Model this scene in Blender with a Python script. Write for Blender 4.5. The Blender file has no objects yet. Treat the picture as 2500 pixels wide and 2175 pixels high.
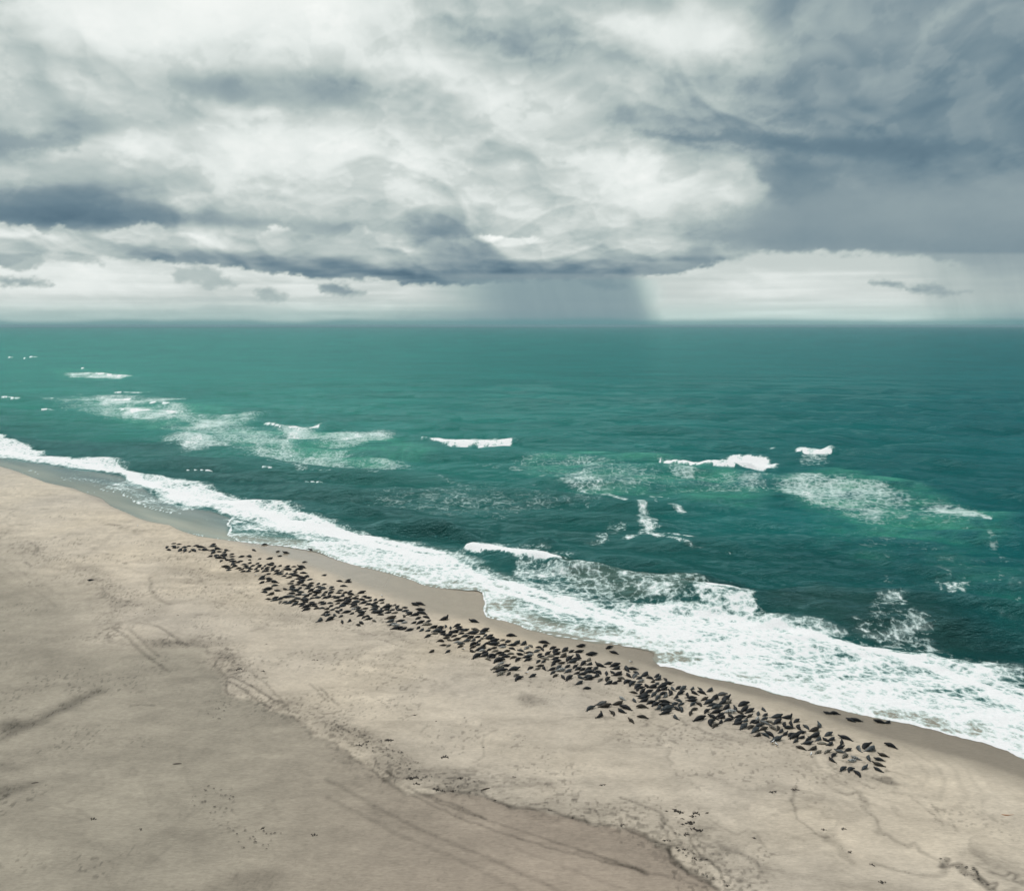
import bpy, math, random
import numpy as np
C = bpy.context.scene.collection
R = math.radians

# ------------------------------------------------------------------ camera, world, sun, exposure
CAM_H, PITCH, F = 60.0, R(8.5), 1962.0          # drone height (m), tilt below horizontal, focal length in px of the 2500 px frame
cd = bpy.data.cameras.new('camera'); cam = bpy.data.objects.new('camera', cd); C.objects.link(cam)
cam.location = (0, 0, CAM_H); cam.rotation_euler = (R(90) - PITCH, 0, 0)
cd.sensor_width = 36; cd.lens = 36 * F / 2500; cd.clip_start = 0.5; cd.clip_end = 150000
sc = bpy.context.scene; sc.camera = cam
sc.view_settings.view_transform = 'Standard'; sc.view_settings.look = 'None'
sc.view_settings.gamma = 1; sc.view_settings.use_curve_mapping = False
sc.view_settings.exposure = 0.0
sc.cycles.max_bounces = 5; sc.cycles.diffuse_bounces = 2; sc.cycles.glossy_bounces = 2
sc.cycles.transparent_max_bounces = 8; sc.cycles.volume_bounces = 0
sc.cycles.caustics_reflective = False; sc.cycles.caustics_refractive = False
sc.cycles.sample_clamp_indirect = 6

SUN_EL, SUN_AZ = R(58), R(-35)                   # azimuth clockwise from +Y
w = bpy.data.worlds.new("World"); sc.world = w; w.use_nodes = True
nt = w.node_tree; nt.nodes.clear()
def N(nt, t, **k):
    n = nt.nodes.new(t)
    for a, v in k.items(): setattr(n, a, v)
    return n
out = N(nt, 'ShaderNodeOutputWorld'); bg = N(nt, 'ShaderNodeBackground')
sky = N(nt, 'ShaderNodeTexSky', sky_type='NISHITA'); sky.sun_disc = False
sky.sun_elevation = SUN_EL; sky.sun_rotation = SUN_AZ; sky.air_density = 1.5; sky.dust_density = 3
tc = N(nt, 'ShaderNodeTexCoord'); mp = N(nt, 'ShaderNodeMapping'); mp.inputs['Scale'].default_value = (1, 1, 2)
ns = N(nt, 'ShaderNodeTexNoise'); ns.inputs['Scale'].default_value = 2.6; ns.inputs['Detail'].default_value = 7; ns.inputs['Roughness'].default_value = .55
rp = N(nt, 'ShaderNodeValToRGB'); rp.color_ramp.elements[0].position = .3; rp.color_ramp.elements[0].color = (5.2, 5.6, 5.9, 1)
rp.color_ramp.elements[1].position = .72; rp.color_ramp.elements[1].color = (11.2, 11.2, 11.0, 1)
mx = N(nt, 'ShaderNodeMixRGB'); mx.inputs[0].default_value = .9       # overcast: cloud over nine tenths of the blue
L = nt.links.new
L(tc.outputs['Generated'], mp.inputs[0]); L(mp.outputs[0], ns.inputs['Vector']); L(ns.outputs['Fac'], rp.inputs[0])
L(sky.outputs[0], mx.inputs[1]); L(rp.outputs[0], mx.inputs[2]); L(mx.outputs[0], bg.inputs[0])
bg.inputs[1].default_value = 0.115
L(bg.outputs[0], out.inputs[0])

sd = bpy.data.lights.new('sun', 'SUN'); sd.energy = 1.5; sd.angle = R(12); sd.color = (1, .975, .935)
so = bpy.data.objects.new('sun', sd); C.objects.link(so)
so.rotation_euler = (R(90) - SUN_EL, 0, math.pi - SUN_AZ); so.location = (0, 0, 200)

# ------------------------------------------------------------------ numpy noise
rng = np.random.RandomState(7)
_P = rng.permutation(4096); _G = rng.rand(4096).astype(np.float32) * 2 - 1
def vnoise(x, y, seed=0):
    x = np.asarray(x, np.float64); y = np.asarray(y, np.float64)
    xi = np.floor(x).astype(np.int64); yi = np.floor(y).astype(np.int64)
    xf = (x - xi); yf = (y - yi)
    u = xf * xf * xf * (xf * (xf * 6 - 15) + 10); v = yf * yf * yf * (yf * (yf * 6 - 15) + 10)
    def h(a, b): return _G[_P[(_P[(a + seed * 131) & 4095] + b) & 4095]]
    a = h(xi, yi); b = h(xi + 1, yi); c = h(xi, yi + 1); d = h(xi + 1, yi + 1)
    return (a + (b - a) * u) * (1 - v) + (c + (d - c) * u) * v
def fbm(x, y, oct=5, seed=0, gain=.5, lac=2.03):
    s = 0; a = 1; t = 0
    for i in range(oct):
        ca, sa = math.cos(.6 * i), math.sin(.6 * i)
        s = s + a * vnoise((x * ca - y * sa) + 17.3 * i, (x * sa + y * ca) - 9.1 * i, seed + i); t += a
        a *= gain; x = x * lac; y = y * lac
    return s / t
def ridged(x, y, oct=4, seed=0, gain=.5):
    s = 0; a = 1; t = 0
    for i in range(oct):
        s = s + a * (1 - np.abs(vnoise(x + 5.7 * i, y - 3.3 * i, seed + i)) * 2); t += a; a *= gain; x = x * 2.1; y = y * 2.1
    return s / t
def sm(a, b, x):
    t = np.clip((x - a) / (b - a), 0, 1); return t * t * (3 - 2 * t)
def s2l(c):
    c = np.asarray(c, np.float64) / 255.0
    return np.where(c <= .04045, c / 12.92, ((c + .055) / 1.055) ** 2.4)

# ------------------------------------------------------------------ photo px -> direction / ground point
cp, sp = math.cos(PITCH), math.sin(PITCH)
def pdir(u, v):
    u = np.asarray(u, np.float64); v = np.asarray(v, np.float64)
    a = (u - 1250) / F; b = (1087.5 - v) / F
    return a, cp + b * sp, -sp + b * cp
def ground(pts, z=0.0):
    p = np.asarray(pts, np.float64); x, y, d = pdir(p[:, 0], p[:, 1])
    t = (np.asarray(z) - CAM_H) / d
    return np.stack([x * t, y * t], 1)
def azel(pts):
    p = np.asarray(pts, np.float64); x, y, d = pdir(p[:, 0], p[:, 1])
    return np.stack([np.degrees(np.arctan2(x, y)), np.degrees(np.arctan2(d, np.hypot(x, y)))], 1)
K = 2500 / 2060.0
def dv(pts): return [(x * K, y * K) for x, y in pts]             # points read off the 2060 px wide view
def cr(ox, oy, s, pts): return [(ox + x / s, oy + y / s) for x, y in pts]

def seg_dist(P, poly, closed=False):
    """distance of points P (n,2) to a polyline"""
    poly = np.asarray(poly, np.float64)
    if closed: poly = np.vstack([poly, poly[:1]])
    best = np.full(len(P), 1e18)
    for a, b in zip(poly[:-1], poly[1:]):
        d = b - a; L2 = max(d @ d, 1e-9)
        t = np.clip(((P[:, 0] - a[0]) * d[0] + (P[:, 1] - a[1]) * d[1]) / L2, 0, 1)
        q = (P[:, 0] - a[0] - t * d[0]) ** 2 + (P[:, 1] - a[1] - t * d[1]) ** 2
        np.minimum(best, q, out=best)
    return np.sqrt(best)
def inside(P, poly):
    poly = np.asarray(poly, np.float64); r = np.zeros(len(P), bool); x, y = P[:, 0], P[:, 1]
    for a, b in zip(poly, np.roll(poly, -1, 0)):
        if a[1] == b[1]: continue
        c = ((a[1] > y) != (b[1] > y)) & (x < (b[0] - a[0]) * (y - a[1]) / (b[1] - a[1]) + a[0])
        r ^= c
    return r
def near(P, poly, m):                                            # bounding-box index
    lo = poly.min(0) - m; hi = poly.max(0) + m
    return np.where((P[:, 0] > lo[0]) & (P[:, 0] < hi[0]) & (P[:, 1] > lo[1]) & (P[:, 1] < hi[1]))[0]
def region(A, P, poly, soft, val, op='max'):
    """paint val into A inside a world polygon, edge fading over soft metres (both sides)"""
    poly = np.asarray(poly); i = near(P, poly, soft)
    if not len(i): return
    Q = P[i]; d = seg_dist(Q, poly, True); d = np.where(inside(Q, poly), d, -d)
    m = sm(-soft, soft, d) * val
    if op == 'max': A[i] = np.maximum(A[i], m)
    elif op == 'add': A[i] += m
    elif op == 'set': k = m / max(val, 1e-6) if val else sm(-soft, soft, d); A[i] = A[i] * (1 - k) + val * k
def stroke(A, P, poly, hw, val, op='max', power=1.0, jit=0):
    poly = np.asarray(poly); i = near(P, poly, hw * 1.1 + abs(jit))
    if not len(i): return
    Q = P[i]
    if jit: Q = Q + jit * np.stack([fbm(Q[:, 0] / (jit * 4), Q[:, 1] / (jit * 4), 3, 61), fbm(Q[:, 0] / (jit * 4), Q[:, 1] / (jit * 4), 3, 71)], 1)
    m = sm(0, 1, 1 - seg_dist(Q, poly) / hw) ** power * val
    if op == 'max': A[i] = np.maximum(A[i], m)
    else: A[i] += m

def tag(o, label=None, cat=None, group=None, kind=None):
    if label: o['label'] = label
    if cat: o['category'] = cat
    if group: o['group'] = group
    if kind: o['kind'] = kind
    return o
def mesh_np(name, V, Fq, smooth=True):
    me = bpy.data.meshes.new(name)
    me.vertices.add(len(V)); me.vertices.foreach_set('co', np.ascontiguousarray(V, np.float32).ravel())
    n = Fq.shape[1]
    me.loops.add(Fq.size); me.loops.foreach_set('vertex_index', np.ascontiguousarray(Fq, np.int32).ravel())
    me.polygons.add(len(Fq)); me.polygons.foreach_set('loop_start', np.arange(len(Fq), dtype=np.int32) * n)
    me.polygons.foreach_set('use_smooth', np.full(len(Fq), smooth))
    me.update(calc_edges=True); return me
def attr(me, name, vals):
    vals = np.asarray(vals, np.float32)
    if vals.ndim == 1:
        a = me.attributes.new(name, 'FLOAT', 'POINT'); a.data.foreach_set('value', vals)
    else:
        a = me.attributes.new(name, 'FLOAT_COLOR', 'POINT')
        a.data.foreach_set('color', np.concatenate([vals, np.ones((len(vals), 1), np.float32)], 1).ravel())
def obj(name, me, mat=None, parent=None, loc=(0, 0, 0)):
    o = bpy.data.objects.new(name, me); C.objects.link(o); o.location = loc
    if mat and not me.materials: me.materials.append(mat)
    if parent: o.parent = parent
    return o
def newmat(name):
    m = bpy.data.materials.new(name); m.use_nodes = True; m.node_tree.nodes.clear()
    return m, m.node_tree

# ------------------------------------------------------------------ lines of the shore (photo px)
A_LINE = [(0,1139),(29,1146),(73,1163),(112,1178),(146,1185),(180,1192),(209,1204),(248,1216),(272,1236),(311,1253),(340,1267),(369,1275),(413,1282),(447,1299),(485,1311)]
F_REST = [(534,1317),(583,1322),(621,1327),(689,1333),(752,1343),(777,1348),(800,1357),(825,1367),(874,1382),(922,1392),(971,1406),(1000,1414),(1040,1430),(1092,1437),(1139,1440),(1165,1441),(1178,1446),(1184,1472),(1180,1493),(1186,1508),(1200,1513),(1229,1518),(1258,1525),(1273,1532),(1297,1542),(1333,1549),(1360,1559),(1401,1561),(1449,1570),(1495,1572),(1546,1581),(1583,1587),(1597,1595),(1594,1609),(1602,1619),(1614,1628),(1643,1630),(1680,1644),(1716,1655),(1753,1660),(1791,1667),(1840,1676),(1852,1680),(1881,1692),(1937,1703),(1988,1718),(2044,1731),(2083,1741),(2131,1750),(2173,1759),(2221,1767),(2260,1777),(2273,1779),(2316,1792),(2408,1814),(2456,1831),(2500,1853)]
F_PX = A_LINE + F_REST
DRY_PX = [(0,1136),(73,1160),(146,1183),(209,1201),(272,1233),(311,1250),(369,1272),(413,1279),(447,1296),(485,1309),(534,1317),(583,1325),(631,1343),(680,1360),(728,1372),(777,1396),(825,1415),(874,1435),(922,1450),(1000,1478),(1042,1500),(1151,1520),(1224,1547),(1309,1576),(1400,1592),(1476,1608),(1558,1633),(1631,1662),(1752,1691),(1801,1710),(1906,1726),(1978,1752),(2051,1783),(2124,1810),(2185,1828),(2260,1847),(2364,1875),(2500,1925)]
Fw = ground(F_PX)
dl = np.array([-.80, .60])                                        # the coast runs on beyond the frame
dr = np.array([.83, -.56])
F_ext = np.vstack([[Fw[0] + dl * 9000 + [0, 2500]], [Fw[0] + dl * 2500 + [0, 300]], [Fw[0] + dl * 600], [Fw[0] + dl * 150], Fw, [Fw[-1] + dr * 40], [Fw[-1] + dr * 200], [Fw[-1] + dr * 1200], [Fw[-1] + dr * 9000]])
LANDPOLY = np.vstack([F_ext, [[9000, -16000], [-16000, -16000]]])
def smooth_line(p, n):
    for _ in range(n):
        q = p.copy(); q[1:-1] = (p[:-2] + 2 * p[1:-1] + p[2:]) / 4; p = q
    return p
# smooth base line, evenly resampled then relaxed
seg = np.r_[0, np.cumsum(np.hypot(*np.diff(Fw, axis=0).T))]
tt = np.linspace(0, seg[-1], 60)
Bw = smooth_line(np.stack([np.interp(tt, seg, Fw[:, 0]), np.interp(tt, seg, Fw[:, 1])], 1), 40)
B_ext = np.vstack([F_ext[:4], Bw, F_ext[-4:]]); BPOLY = np.vstack([B_ext, [[9000, -16000], [-16000, -16000]]])
def landward(P, line, poly):
    d = seg_dist(P, line); return np.where(inside(P, poly), d, -d)
def height_from(D, P):
    z = np.where(D < 0, np.maximum(.035 * D, -2.0), 1.5 * (1 - np.exp(-D / 22.0)))
    z = z + sm(10, 40, D) * (.30 * fbm(P[:, 0] / 38, P[:, 1] / 38, 4, 3) + .05 * fbm(P[:, 0] / 5, P[:, 1] / 5, 3, 9))
    return z
def terrain(P): return height_from(landward(P, B_ext, BPOLY), P)
def place(pts, dz=0.0):
    """photo px -> world xyz standing on the beach"""
    pts = np.asarray(pts, np.float64); z = np.zeros(len(pts))
    for _ in range(4):
        g = ground(pts, z + dz); z = terrain(g)
    return np.column_stack([g, z])
# ------------------------------------------------------------------ sky: a cloud dome far beyond the haze, open overhead
def ramp_col(Lv):
    """cloud tone (0..255) -> sRGB: shadowed cloud is slate, lit cloud white with a faint green cast"""
    xs = [60, 100, 125, 150, 180, 205, 230, 255]
    r = np.interp(Lv, xs, [50, 84, 107, 137, 173, 201, 230, 252]); g = np.interp(Lv, xs, [70, 110, 131, 155, 187, 210, 236, 254]); b = np.interp(Lv, xs, [86, 126, 144, 162, 186, 207, 233, 251])
    return np.stack([r, g, b], 1)
GX = [0,160,320,480,640,800,960,1120,1280,1440,1600,1760,1920,2060]
GY = [0,60,120,180,240,290,340,390,430,470,510,545,575,610,640]
GV = [[215,228,242,252,248,226,190,178,195,185,160,150,150,150],
[205,228,250,250,240,222,195,182,222,222,165,152,150,152],
[192,208,228,228,218,226,210,198,198,205,172,150,150,150],
[195,198,196,176,172,190,217,205,190,185,165,150,145,145],
[172,180,200,212,218,212,215,200,172,160,148,138,140,142],
[176,205,225,240,246,236,216,200,186,165,140,122,128,145],
[205,198,212,230,234,222,214,214,220,200,150,140,142,150],
[165,150,185,215,218,216,218,222,230,222,160,146,150,152],
[138,124,150,195,206,210,198,204,226,214,172,152,150,150],
[190,196,202,208,208,204,180,198,210,182,156,150,150,150],
[205,200,196,196,196,200,190,200,210,205,165,156,150,150],
[236,236,232,225,225,225,222,222,226,228,230,222,172,168],
[236,236,228,215,228,222,215,222,226,230,233,228,205,190],
[214,216,210,205,210,212,212,216,220,222,224,222,206,194],
[192,190,188,186,186,184,184,188,190,192,192,190,176,165]]
def seq(a, b, s):
    return list(np.arange(a, b + 1e-6, s))
az = np.array(seq(-180, -48, 3) + seq(-45, -36.5, .5) + seq(-36, 36, .085) + seq(36.5, 45, .5) + seq(48, 180, 3))
el = np.array([-1.2, -.6] + seq(-.2, 24, .085) + seq(24.6, 34, .6) + [36, 39, 42, 46, 50, 55, 60, 66, 72, 78, 84, 89])
AZ, EL = np.meshgrid(az, el); na, ne = len(az), len(el)
AZ = AZ.ravel(); EL = EL.ravel()
# cloud-deck coordinates: features shrink towards the horizon
persp = 1.0 / np.tan(np.radians(np.clip(EL, .6, 60)) + .10)
nx = AZ / 6.2; ny = 7.6 * np.log1p(np.maximum(EL, -2) / 24.0)
wa = fbm(nx * .9, ny * 1.1, 4, 21, .42); wb = fbm(nx * .9 + 40, ny * 1.1 - 11, 4, 33, .42)
# in-view picture coordinates of each direction, for reading the tone table (continued sideways and upwards by clamping + noise)
a_, e_ = np.radians(np.clip(AZ, -60, 60)), np.radians(np.clip(EL, -1, 34))
dx, dy, dz_ = np.sin(a_) * np.cos(e_), np.cos(a_) * np.cos(e_), np.sin(e_)
fw = dy * cp - dz_ * sp; up = dy * sp + dz_ * cp
U = (1250 + F * dx / fw) / K; Vv = (1087.5 - F * up / fw) / K
amp = sm(655, 420, Vv) * .8 + .2
Us = U + 46 * amp * wa + 12 * fbm(nx * 4, ny * 5, 3, 5) * amp; Vs = Vv + 22 * amp * wb + 8 * fbm(nx * 4 + 9, ny * 5, 3, 6) * amp
def lerp2(gx, gy, gv, x, y):
    gx = np.array(gx, float); gy = np.array(gy, float); gv = np.array(gv, float)
    x = np.clip(x, gx[0], gx[-1] - 1e-3); y = np.clip(y, gy[0], gy[-1] - 1e-3)
    i = np.searchsorted(gx, x, 'right') - 1; j = np.searchsorted(gy, y, 'right') - 1
    s = (x - gx[i]) / (gx[i + 1] - gx[i]); t = (y - gy[j]) / (gy[j + 1] - gy[j]); s = s * s * (3 - 2 * s); t = t * t * (3 - 2 * t)
    return (gv[j, i] * (1 - s) + gv[j, i + 1] * s) * (1 - t) + (gv[j + 1, i] * (1 - s) + gv[j + 1, i + 1] * s) * t
T = lerp2(GX, GY, GV, Us, Vs)
# unseen azimuths and heights drift to an even overcast
off = np.maximum(sm(34, 60, np.abs(AZ)), sm(22, 38, EL))
T = T * (1 - off) + (185 + 40 * fbm(nx * .5, ny * .5, 4, 44)) * off
T += 18 * (1 - .2 * sm(1450, 1650, U)) * amp * fbm(nx * 1.6, ny * 1.9, 6, 50, .52)
puff = 1 - np.abs(fbm(nx * 4 + wa, ny * 4.6 + wb, 5, 57, .55)) * 2.6             # rounded billows with dark creases
puffm = sm(655, 560, Vv) * sm(0, 200, Vv + 60) * np.exp(-((Vv - 450) / 160) ** 2)
T += 0 * puffm
def puffs(x, y, seed):
    # smooth rounded bumps scattered on a jittered grid: one octave of cauliflower
    xi = np.floor(x).astype(np.int64); yi = np.floor(y).astype(np.int64); acc = np.full(x.shape, 0.0)
    for ox in (-1, 0, 1):
        for oy in (-1, 0, 1):
            a = _P[(_P[(xi + ox + seed * 57) & 4095] + yi + oy) & 4095]; b = _P[(a + 91) & 4095]; c = _P[(a + 517) & 4095]
            px = xi + ox + a / 4096.0; py = yi + oy + b / 4096.0; rr2 = .35 + .75 * c / 4096.0
            acc = np.maximum(acc, rr2 * np.clip(1 - ((x - px) ** 2 + (y - py) ** 2) / rr2 / .95, 0, 1) ** .7)
    return acc
ws1 = fbm(nx * .8, ny * .8, 2, 401); ws2 = fbm(nx * .8 + 7, ny * .8, 2, 402)
def cauli(sx, sy, octs, seed, dx_, dy_):
    t = 0; a = 1.0
    for k_ in range(octs):
        X = nx * sx + .8 * ws1 + dx_; Y = ny * sy + .8 * ws2 + dy_
        t = t + a * puffs(X + 3.7 * k_, Y - 5.1 * k_, seed + k_); sx *= 2.1; sy *= 2.1; dx_ *= 1.0; a *= .5
    return t
rel_a = cauli(1.3, 1.7, 4, 410, 0, 0) - cauli(1.3, 1.7, 4, 410, .05, .16)
bx2, by2 = nx * .6 + .5 * ws2, ny * .9 + .5 * ws1
relief2 = fbm(bx2, by2, 5, 311, .5) - fbm(bx2 + .08, by2 + .2, 5, 311, .5)
soft_r = 1 - .6 * sm(1450, 1650, U) * sm(250, 420, Vv)
where_c = sm(-.25, .25, fbm(nx * .5, ny * .7, 3, 420) + .5 * np.exp(-((Vv - 470) / 110) ** 2))
knot = np.exp(-((U - 980) / 300) ** 2 - ((Vv - 450) / 70) ** 2)
RELIEF = amp * soft_r * (-(44 + 40 * knot) * np.clip(rel_a, -.4, .4) * where_c + 46 * relief2)
c_a = fbm(nx * 1.1 + .4 * ws1, ny * 1.5 + .3 * ws2, 6, 430, .54); c_b = fbm(nx * 2.6 - .3 * ws2, ny * 3.0 + .3 * ws1, 6, 440, .56)
T = T - 5 + amp * soft_r * (10 * (sm(-.25, .22, c_a) - .55) + 9 * (sm(-.14, .10, c_b) - .5) * sm(0, 200, Vv + 120))
T = T + RELIEF
Q = np.stack([U, Vv], 1)
QJ = Q + np.stack([20 * fbm(U / 36, Vv / 20, 6, 81, .62), 13 * fbm(U / 30, Vv / 18, 6, 83, .62)], 1)
def sky_region(poly, sa, sb, d=QJ):
    poly = np.array(poly, float); i = np.where((Q[:, 0] > poly[:, 0].min() - 60) & (Q[:, 0] < poly[:, 0].max() + 60) & (Q[:, 1] > poly[:, 1].min() - 60) & (Q[:, 1] < poly[:, 1].max() + 60) & (np.abs(AZ) < 50))[0]
    dd = seg_dist(d[i], poly, True); dd = np.where(inside(d[i], poly), dd, -dd)
    m = np.zeros(len(Q)); m[i] = sm(sa, sb, dd); return m
def mixT(m, val):
    global T
    T = T * (1 - m) + val * m
# the low cumulus bank: lit heads, slate base
bank = [(-60,455),(60,448),(90,470),(110,450),(150,462),(190,470),(290,452),(322,446),(330,462),(420,478),(520,470),(560,452),(600,462),(640,485),(690,470),(720,448),(760,470),(800,478),(850,470),(900,478),(980,470),(1080,480),(1140,486),(1300,480),(1420,480),(1500,505),(1480,520),(1400,542),(1350,556),(1240,560),(1180,558),(1040,566),(960,572),(880,578),(800,568),(700,562),(620,558),(520,545),(420,535),(330,527),(250,522),(180,520),(120,510),(60,520),(20,540),(-60,520)]
m = sky_region(bank, -3, 6)
topd = np.interp(U, [0, 300, 600, 700, 900, 1100, 1300, 1500], [440, 450, 458, 462, 475, 480, 480, 500])
botd = np.interp(U, [0, 200, 400, 600, 880, 1040, 1250, 1400, 1500], [535, 522, 534, 556, 577, 568, 560, 542, 512])
T -= 16 * np.exp(-((Vv - topd + 6) / 16) ** 2) * sm(1150, 900, U) * sm(-100, 60, U)
h = np.clip((Vs * .35 + Vv * .65 - topd) / np.maximum(botd - topd, 5), 0, 1)
dk = np.interp(U, [-60, 0, 200, 400, 480, 700, 900, 1010, 1070, 1200, 1300, 1420, 1500], [.35, .35, .38, .55, .85, .9, 1, 1, .55, .55, .75, .65, .3])
light = np.interp(U, [0, 300, 700, 900, 1100, 1400], [192, 208, 214, 200, 206, 202]) + 11 * sm(.16, .02, h) - 12 * h
dark = np.interp(U, [0, 400, 700, 1000, 1400], [160, 128, 108, 102, 112])
kd = sm(.42, .88, h + .16 * fbm(nx * 2.2, ny * 4, 4, 91)) * dk
bt = light * (1 - kd) + dark * kd + 15 * fbm(nx * 2.6, ny * 4, 5, 90, .5) + 2.4 * RELIEF
mixT(m, bt)
# dark towering knot in the middle of the bank
mixT(.55 * sky_region([(820,440),(900,430),(960,470),(1010,520),(1010,545),(880,560),(840,510)], -26, 26), 138 + 22 * fbm(nx * 4, ny * 5, 5, 92))
# bright gaps and lit heads above the bank
mixT(.35 * sky_region([(470,305),(560,268),(660,285),(690,330),(640,370),(560,345),(480,335)], -30, 30), 252)
mixT(.3 * sky_region([(1280,405),(1400,385),(1530,380),(1540,400),(1450,430),(1330,440)], -26, 22), 244)
mixT(.5 * sky_region([(1290,70),(1380,25),(1460,40),(1480,90),(1400,120),(1310,110)], -45, 30), 244)
mixT(.5 * sky_region([(0,20),(160,40),(250,100),(420,90),(560,50),(640,0),(640,-40),(100,-40)], -30, 30), 252)
# slate undersides
mixT(.6 * sky_region([(-60,395),(140,388),(330,420),(360,440),(200,456),(-60,444)], -24, 22), 126)
mixT(.65 * sky_region([(1280,268),(1500,262),(1640,285),(1900,282),(1900,312),(1760,322),(1560,300),(1400,290)], -14, 14), 116)
mixT(.6 * sky_region([(1520,330),(1700,320),(1680,370),(1600,415),(1545,400)], -18, 18), 122)
mixT(.5 * sky_region([(-60,262),(150,275),(160,300),(0,305),(-60,300)], -14, 14), 128)
mixT(.5 * sky_region([(360,165),(700,185),(760,215),(640,222),(420,205)], -18, 18), 158)
# grey rain-laden mass on the right with its ragged foot
mass = [(1400,505),(1440,470),(1520,420),(1560,400),(1700,380),(2400,360),(2400,560),(2140,545),(2040,520),(1900,512),(1780,506),(1640,502),(1500,503)]
clearT = T.copy()
mixT(.85 * sky_region(mass, -55, 45), 152 + 9 * fbm(nx, ny, 5, 95) - 6 * sm(420, 500, Vv))
clr = [(1330,566),(1400,548),(1480,524),(1520,507),(1640,505),(1780,509),(1880,518),(1960,534),(2030,570),(2040,700),(1320,700)]
mixT(sky_region(clr, -5, 9) * sm(2075, 1850, U + 30 * fbm(U / 60, Vv / 30, 3, 107)), np.maximum(clearT - 8, 210))
# clear strips low down get soft horizontal streaks
st = fbm(AZ / 6, EL / .28, 5, 97); lowm = sm(510, 560, Vv) * sm(656, 630, Vv)
T += 12 * st * lowm
mixT(.45 * lowm * sm(.1, .5, fbm(AZ / 9 + 3, EL / .5, 5, 98)) * sm(1000, 700, U), 188)
# scud
for poly, tone in [([(345,538),(400,535),(450,555),(470,572),(430,585),(400,572),(360,560)], 176), ([(515,588),(540,580),(575,598),(560,608),(525,604)], 170), ([(0,564),(60,562),(105,571),(40,572),(-20,570)], 150), ([(640,578),(680,570),(735,588),(700,592),(650,586)], 138),
                   ([(1755,567),(1790,568),(1825,574),(1800,577),(1765,573)], 148), ([(1825,581),(1860,577),(1900,585),(1950,590),(1900,592),(1850,590)], 140), ([(1170,562),(1230,565),(1260,578),(1200,578)], 128), ([(0,520),(60,510),(90,530),(40,545),(10,538)], 172), ([(100,520),(160,515),(200,528),(150,532)], 182)]:
    mixT(.8 * sky_region(poly, -9, 6), tone + 10 * fbm(nx * 6, ny * 9, 3, 99))
# rain shafts hanging from the cloud bases
rs = Q.copy(); rs[:, 0] += -.28 * (Vv - 560) + 7 * fbm(U / 40, Vv / 60, 3, 101)
def shaft(x0, x1, y0, y1, s0, s1):
    return sm(x0 - s0, x0 + s0, rs[:, 0]) * sm(x1 + s1, x1 - s1, rs[:, 0]) * sm(y0, y0 + 10, Vv) * sm(y1 + 6, y1, Vv) * (np.abs(AZ) < 45)
streak = fbm(rs[:, 0] / 14, Vv / 200, 4, 103)
mixT(.9 * shaft(905, 1296, 545, 670, 125, 26), 151 + 2 * streak - 5 * sm(980, 1150, U) * sm(1330, 1200, U) + 10 * sm(640, 575, Vv) * sm(1000, 900, U))
mixT(.45 * shaft(1280, 1440, 520, 660, 30, 80), 200)
mixT(.62 * shaft(1850, 2120, 505, 640, 60, 60), 172 + 8 * streak)
mixT(.35 * shaft(1490, 1860, 500, 545, 60, 60), 190)
# murk bank resting on the horizon
mu = sm(640, 652, Vv + 5 * fbm(AZ / 5, EL * 0, 3, 105) + np.interp(U, [0, 600, 700, 1250, 1400, 2060], [1, 0, 5, 5, 2, 4])) * (off < .9)
T = np.where(T > 222, 222 + (T - 222) * .68, T); T = np.clip(T, 94, 252)
col = s2l(ramp_col(T))
lowtint = np.maximum(sm(590, 655, Vv), .45 * shaft(905, 1320, 556, 670, 95, 24))[:, None]
col = col * (1 - lowtint) + col * np.array([.86, 1.0, .99]) * lowtint
murk = s2l([100, 146, 150])
col = col * (1 - .72 * mu[:, None]) + murk * .72 * mu[:, None]
rad = 60000.0
a_, e_ = np.radians(AZ), np.radians(EL)
V = np.stack([np.sin(a_) * np.cos(e_) * rad, np.cos(a_) * np.cos(e_) * rad, np.sin(e_) * rad + CAM_H], 1)
ii = np.arange(na - 1); jj = np.arange(ne - 1); I, J = np.meshgrid(ii, jj)
q = (J * na + I).ravel(); Fq = np.stack([q, q + na, q + na + 1, q + 1], 1)
me = mesh_np('sky', V, Fq); attr(me, 'cloud', col); attr(me, 'cover', 1 - sm(30, 48, EL))
m_, t_ = newmat('cloudy_sky'); m_.use_backface_culling = False
o_ = N(t_, 'ShaderNodeOutputMaterial'); e1 = N(t_, 'ShaderNodeEmission'); at = N(t_, 'ShaderNodeAttribute', attribute_name='cloud'); ac = N(t_, 'ShaderNodeAttribute', attribute_name='cover')
tr = N(t_, 'ShaderNodeBsdfTransparent'); ms = N(t_, 'ShaderNodeMixShader')
nz = N(t_, 'ShaderNodeTexNoise'); nz.inputs['Scale'].default_value = 1 / 350.0; nz.inputs['Detail'].default_value = 5
gm = N(t_, 'ShaderNodeNewGeometry'); mr = N(t_, 'ShaderNodeMapRange'); mr.inputs[3].default_value = .985; mr.inputs[4].default_value = 1.015
t_.links.new(gm.outputs['Position'], nz.inputs['Vector']); t_.links.new(nz.outputs['Fac'], mr.inputs[0]); t_.links.new(mr.outputs[0], e1.inputs[1])
t_.links.new(at.outputs['Color'], e1.inputs[0]); t_.links.new(ac.outputs['Fac'], ms.inputs[0]); t_.links.new(tr.outputs[0], ms.inputs[1]); t_.links.new(e1.outputs[0], ms.inputs[2]); t_.links.new(ms.outputs[0], o_.inputs[0])
try: m_.cycles.emission_sampling = 'NONE'
except Exception: pass
tag(obj('sky', me, m_), kind='structure')
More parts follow.
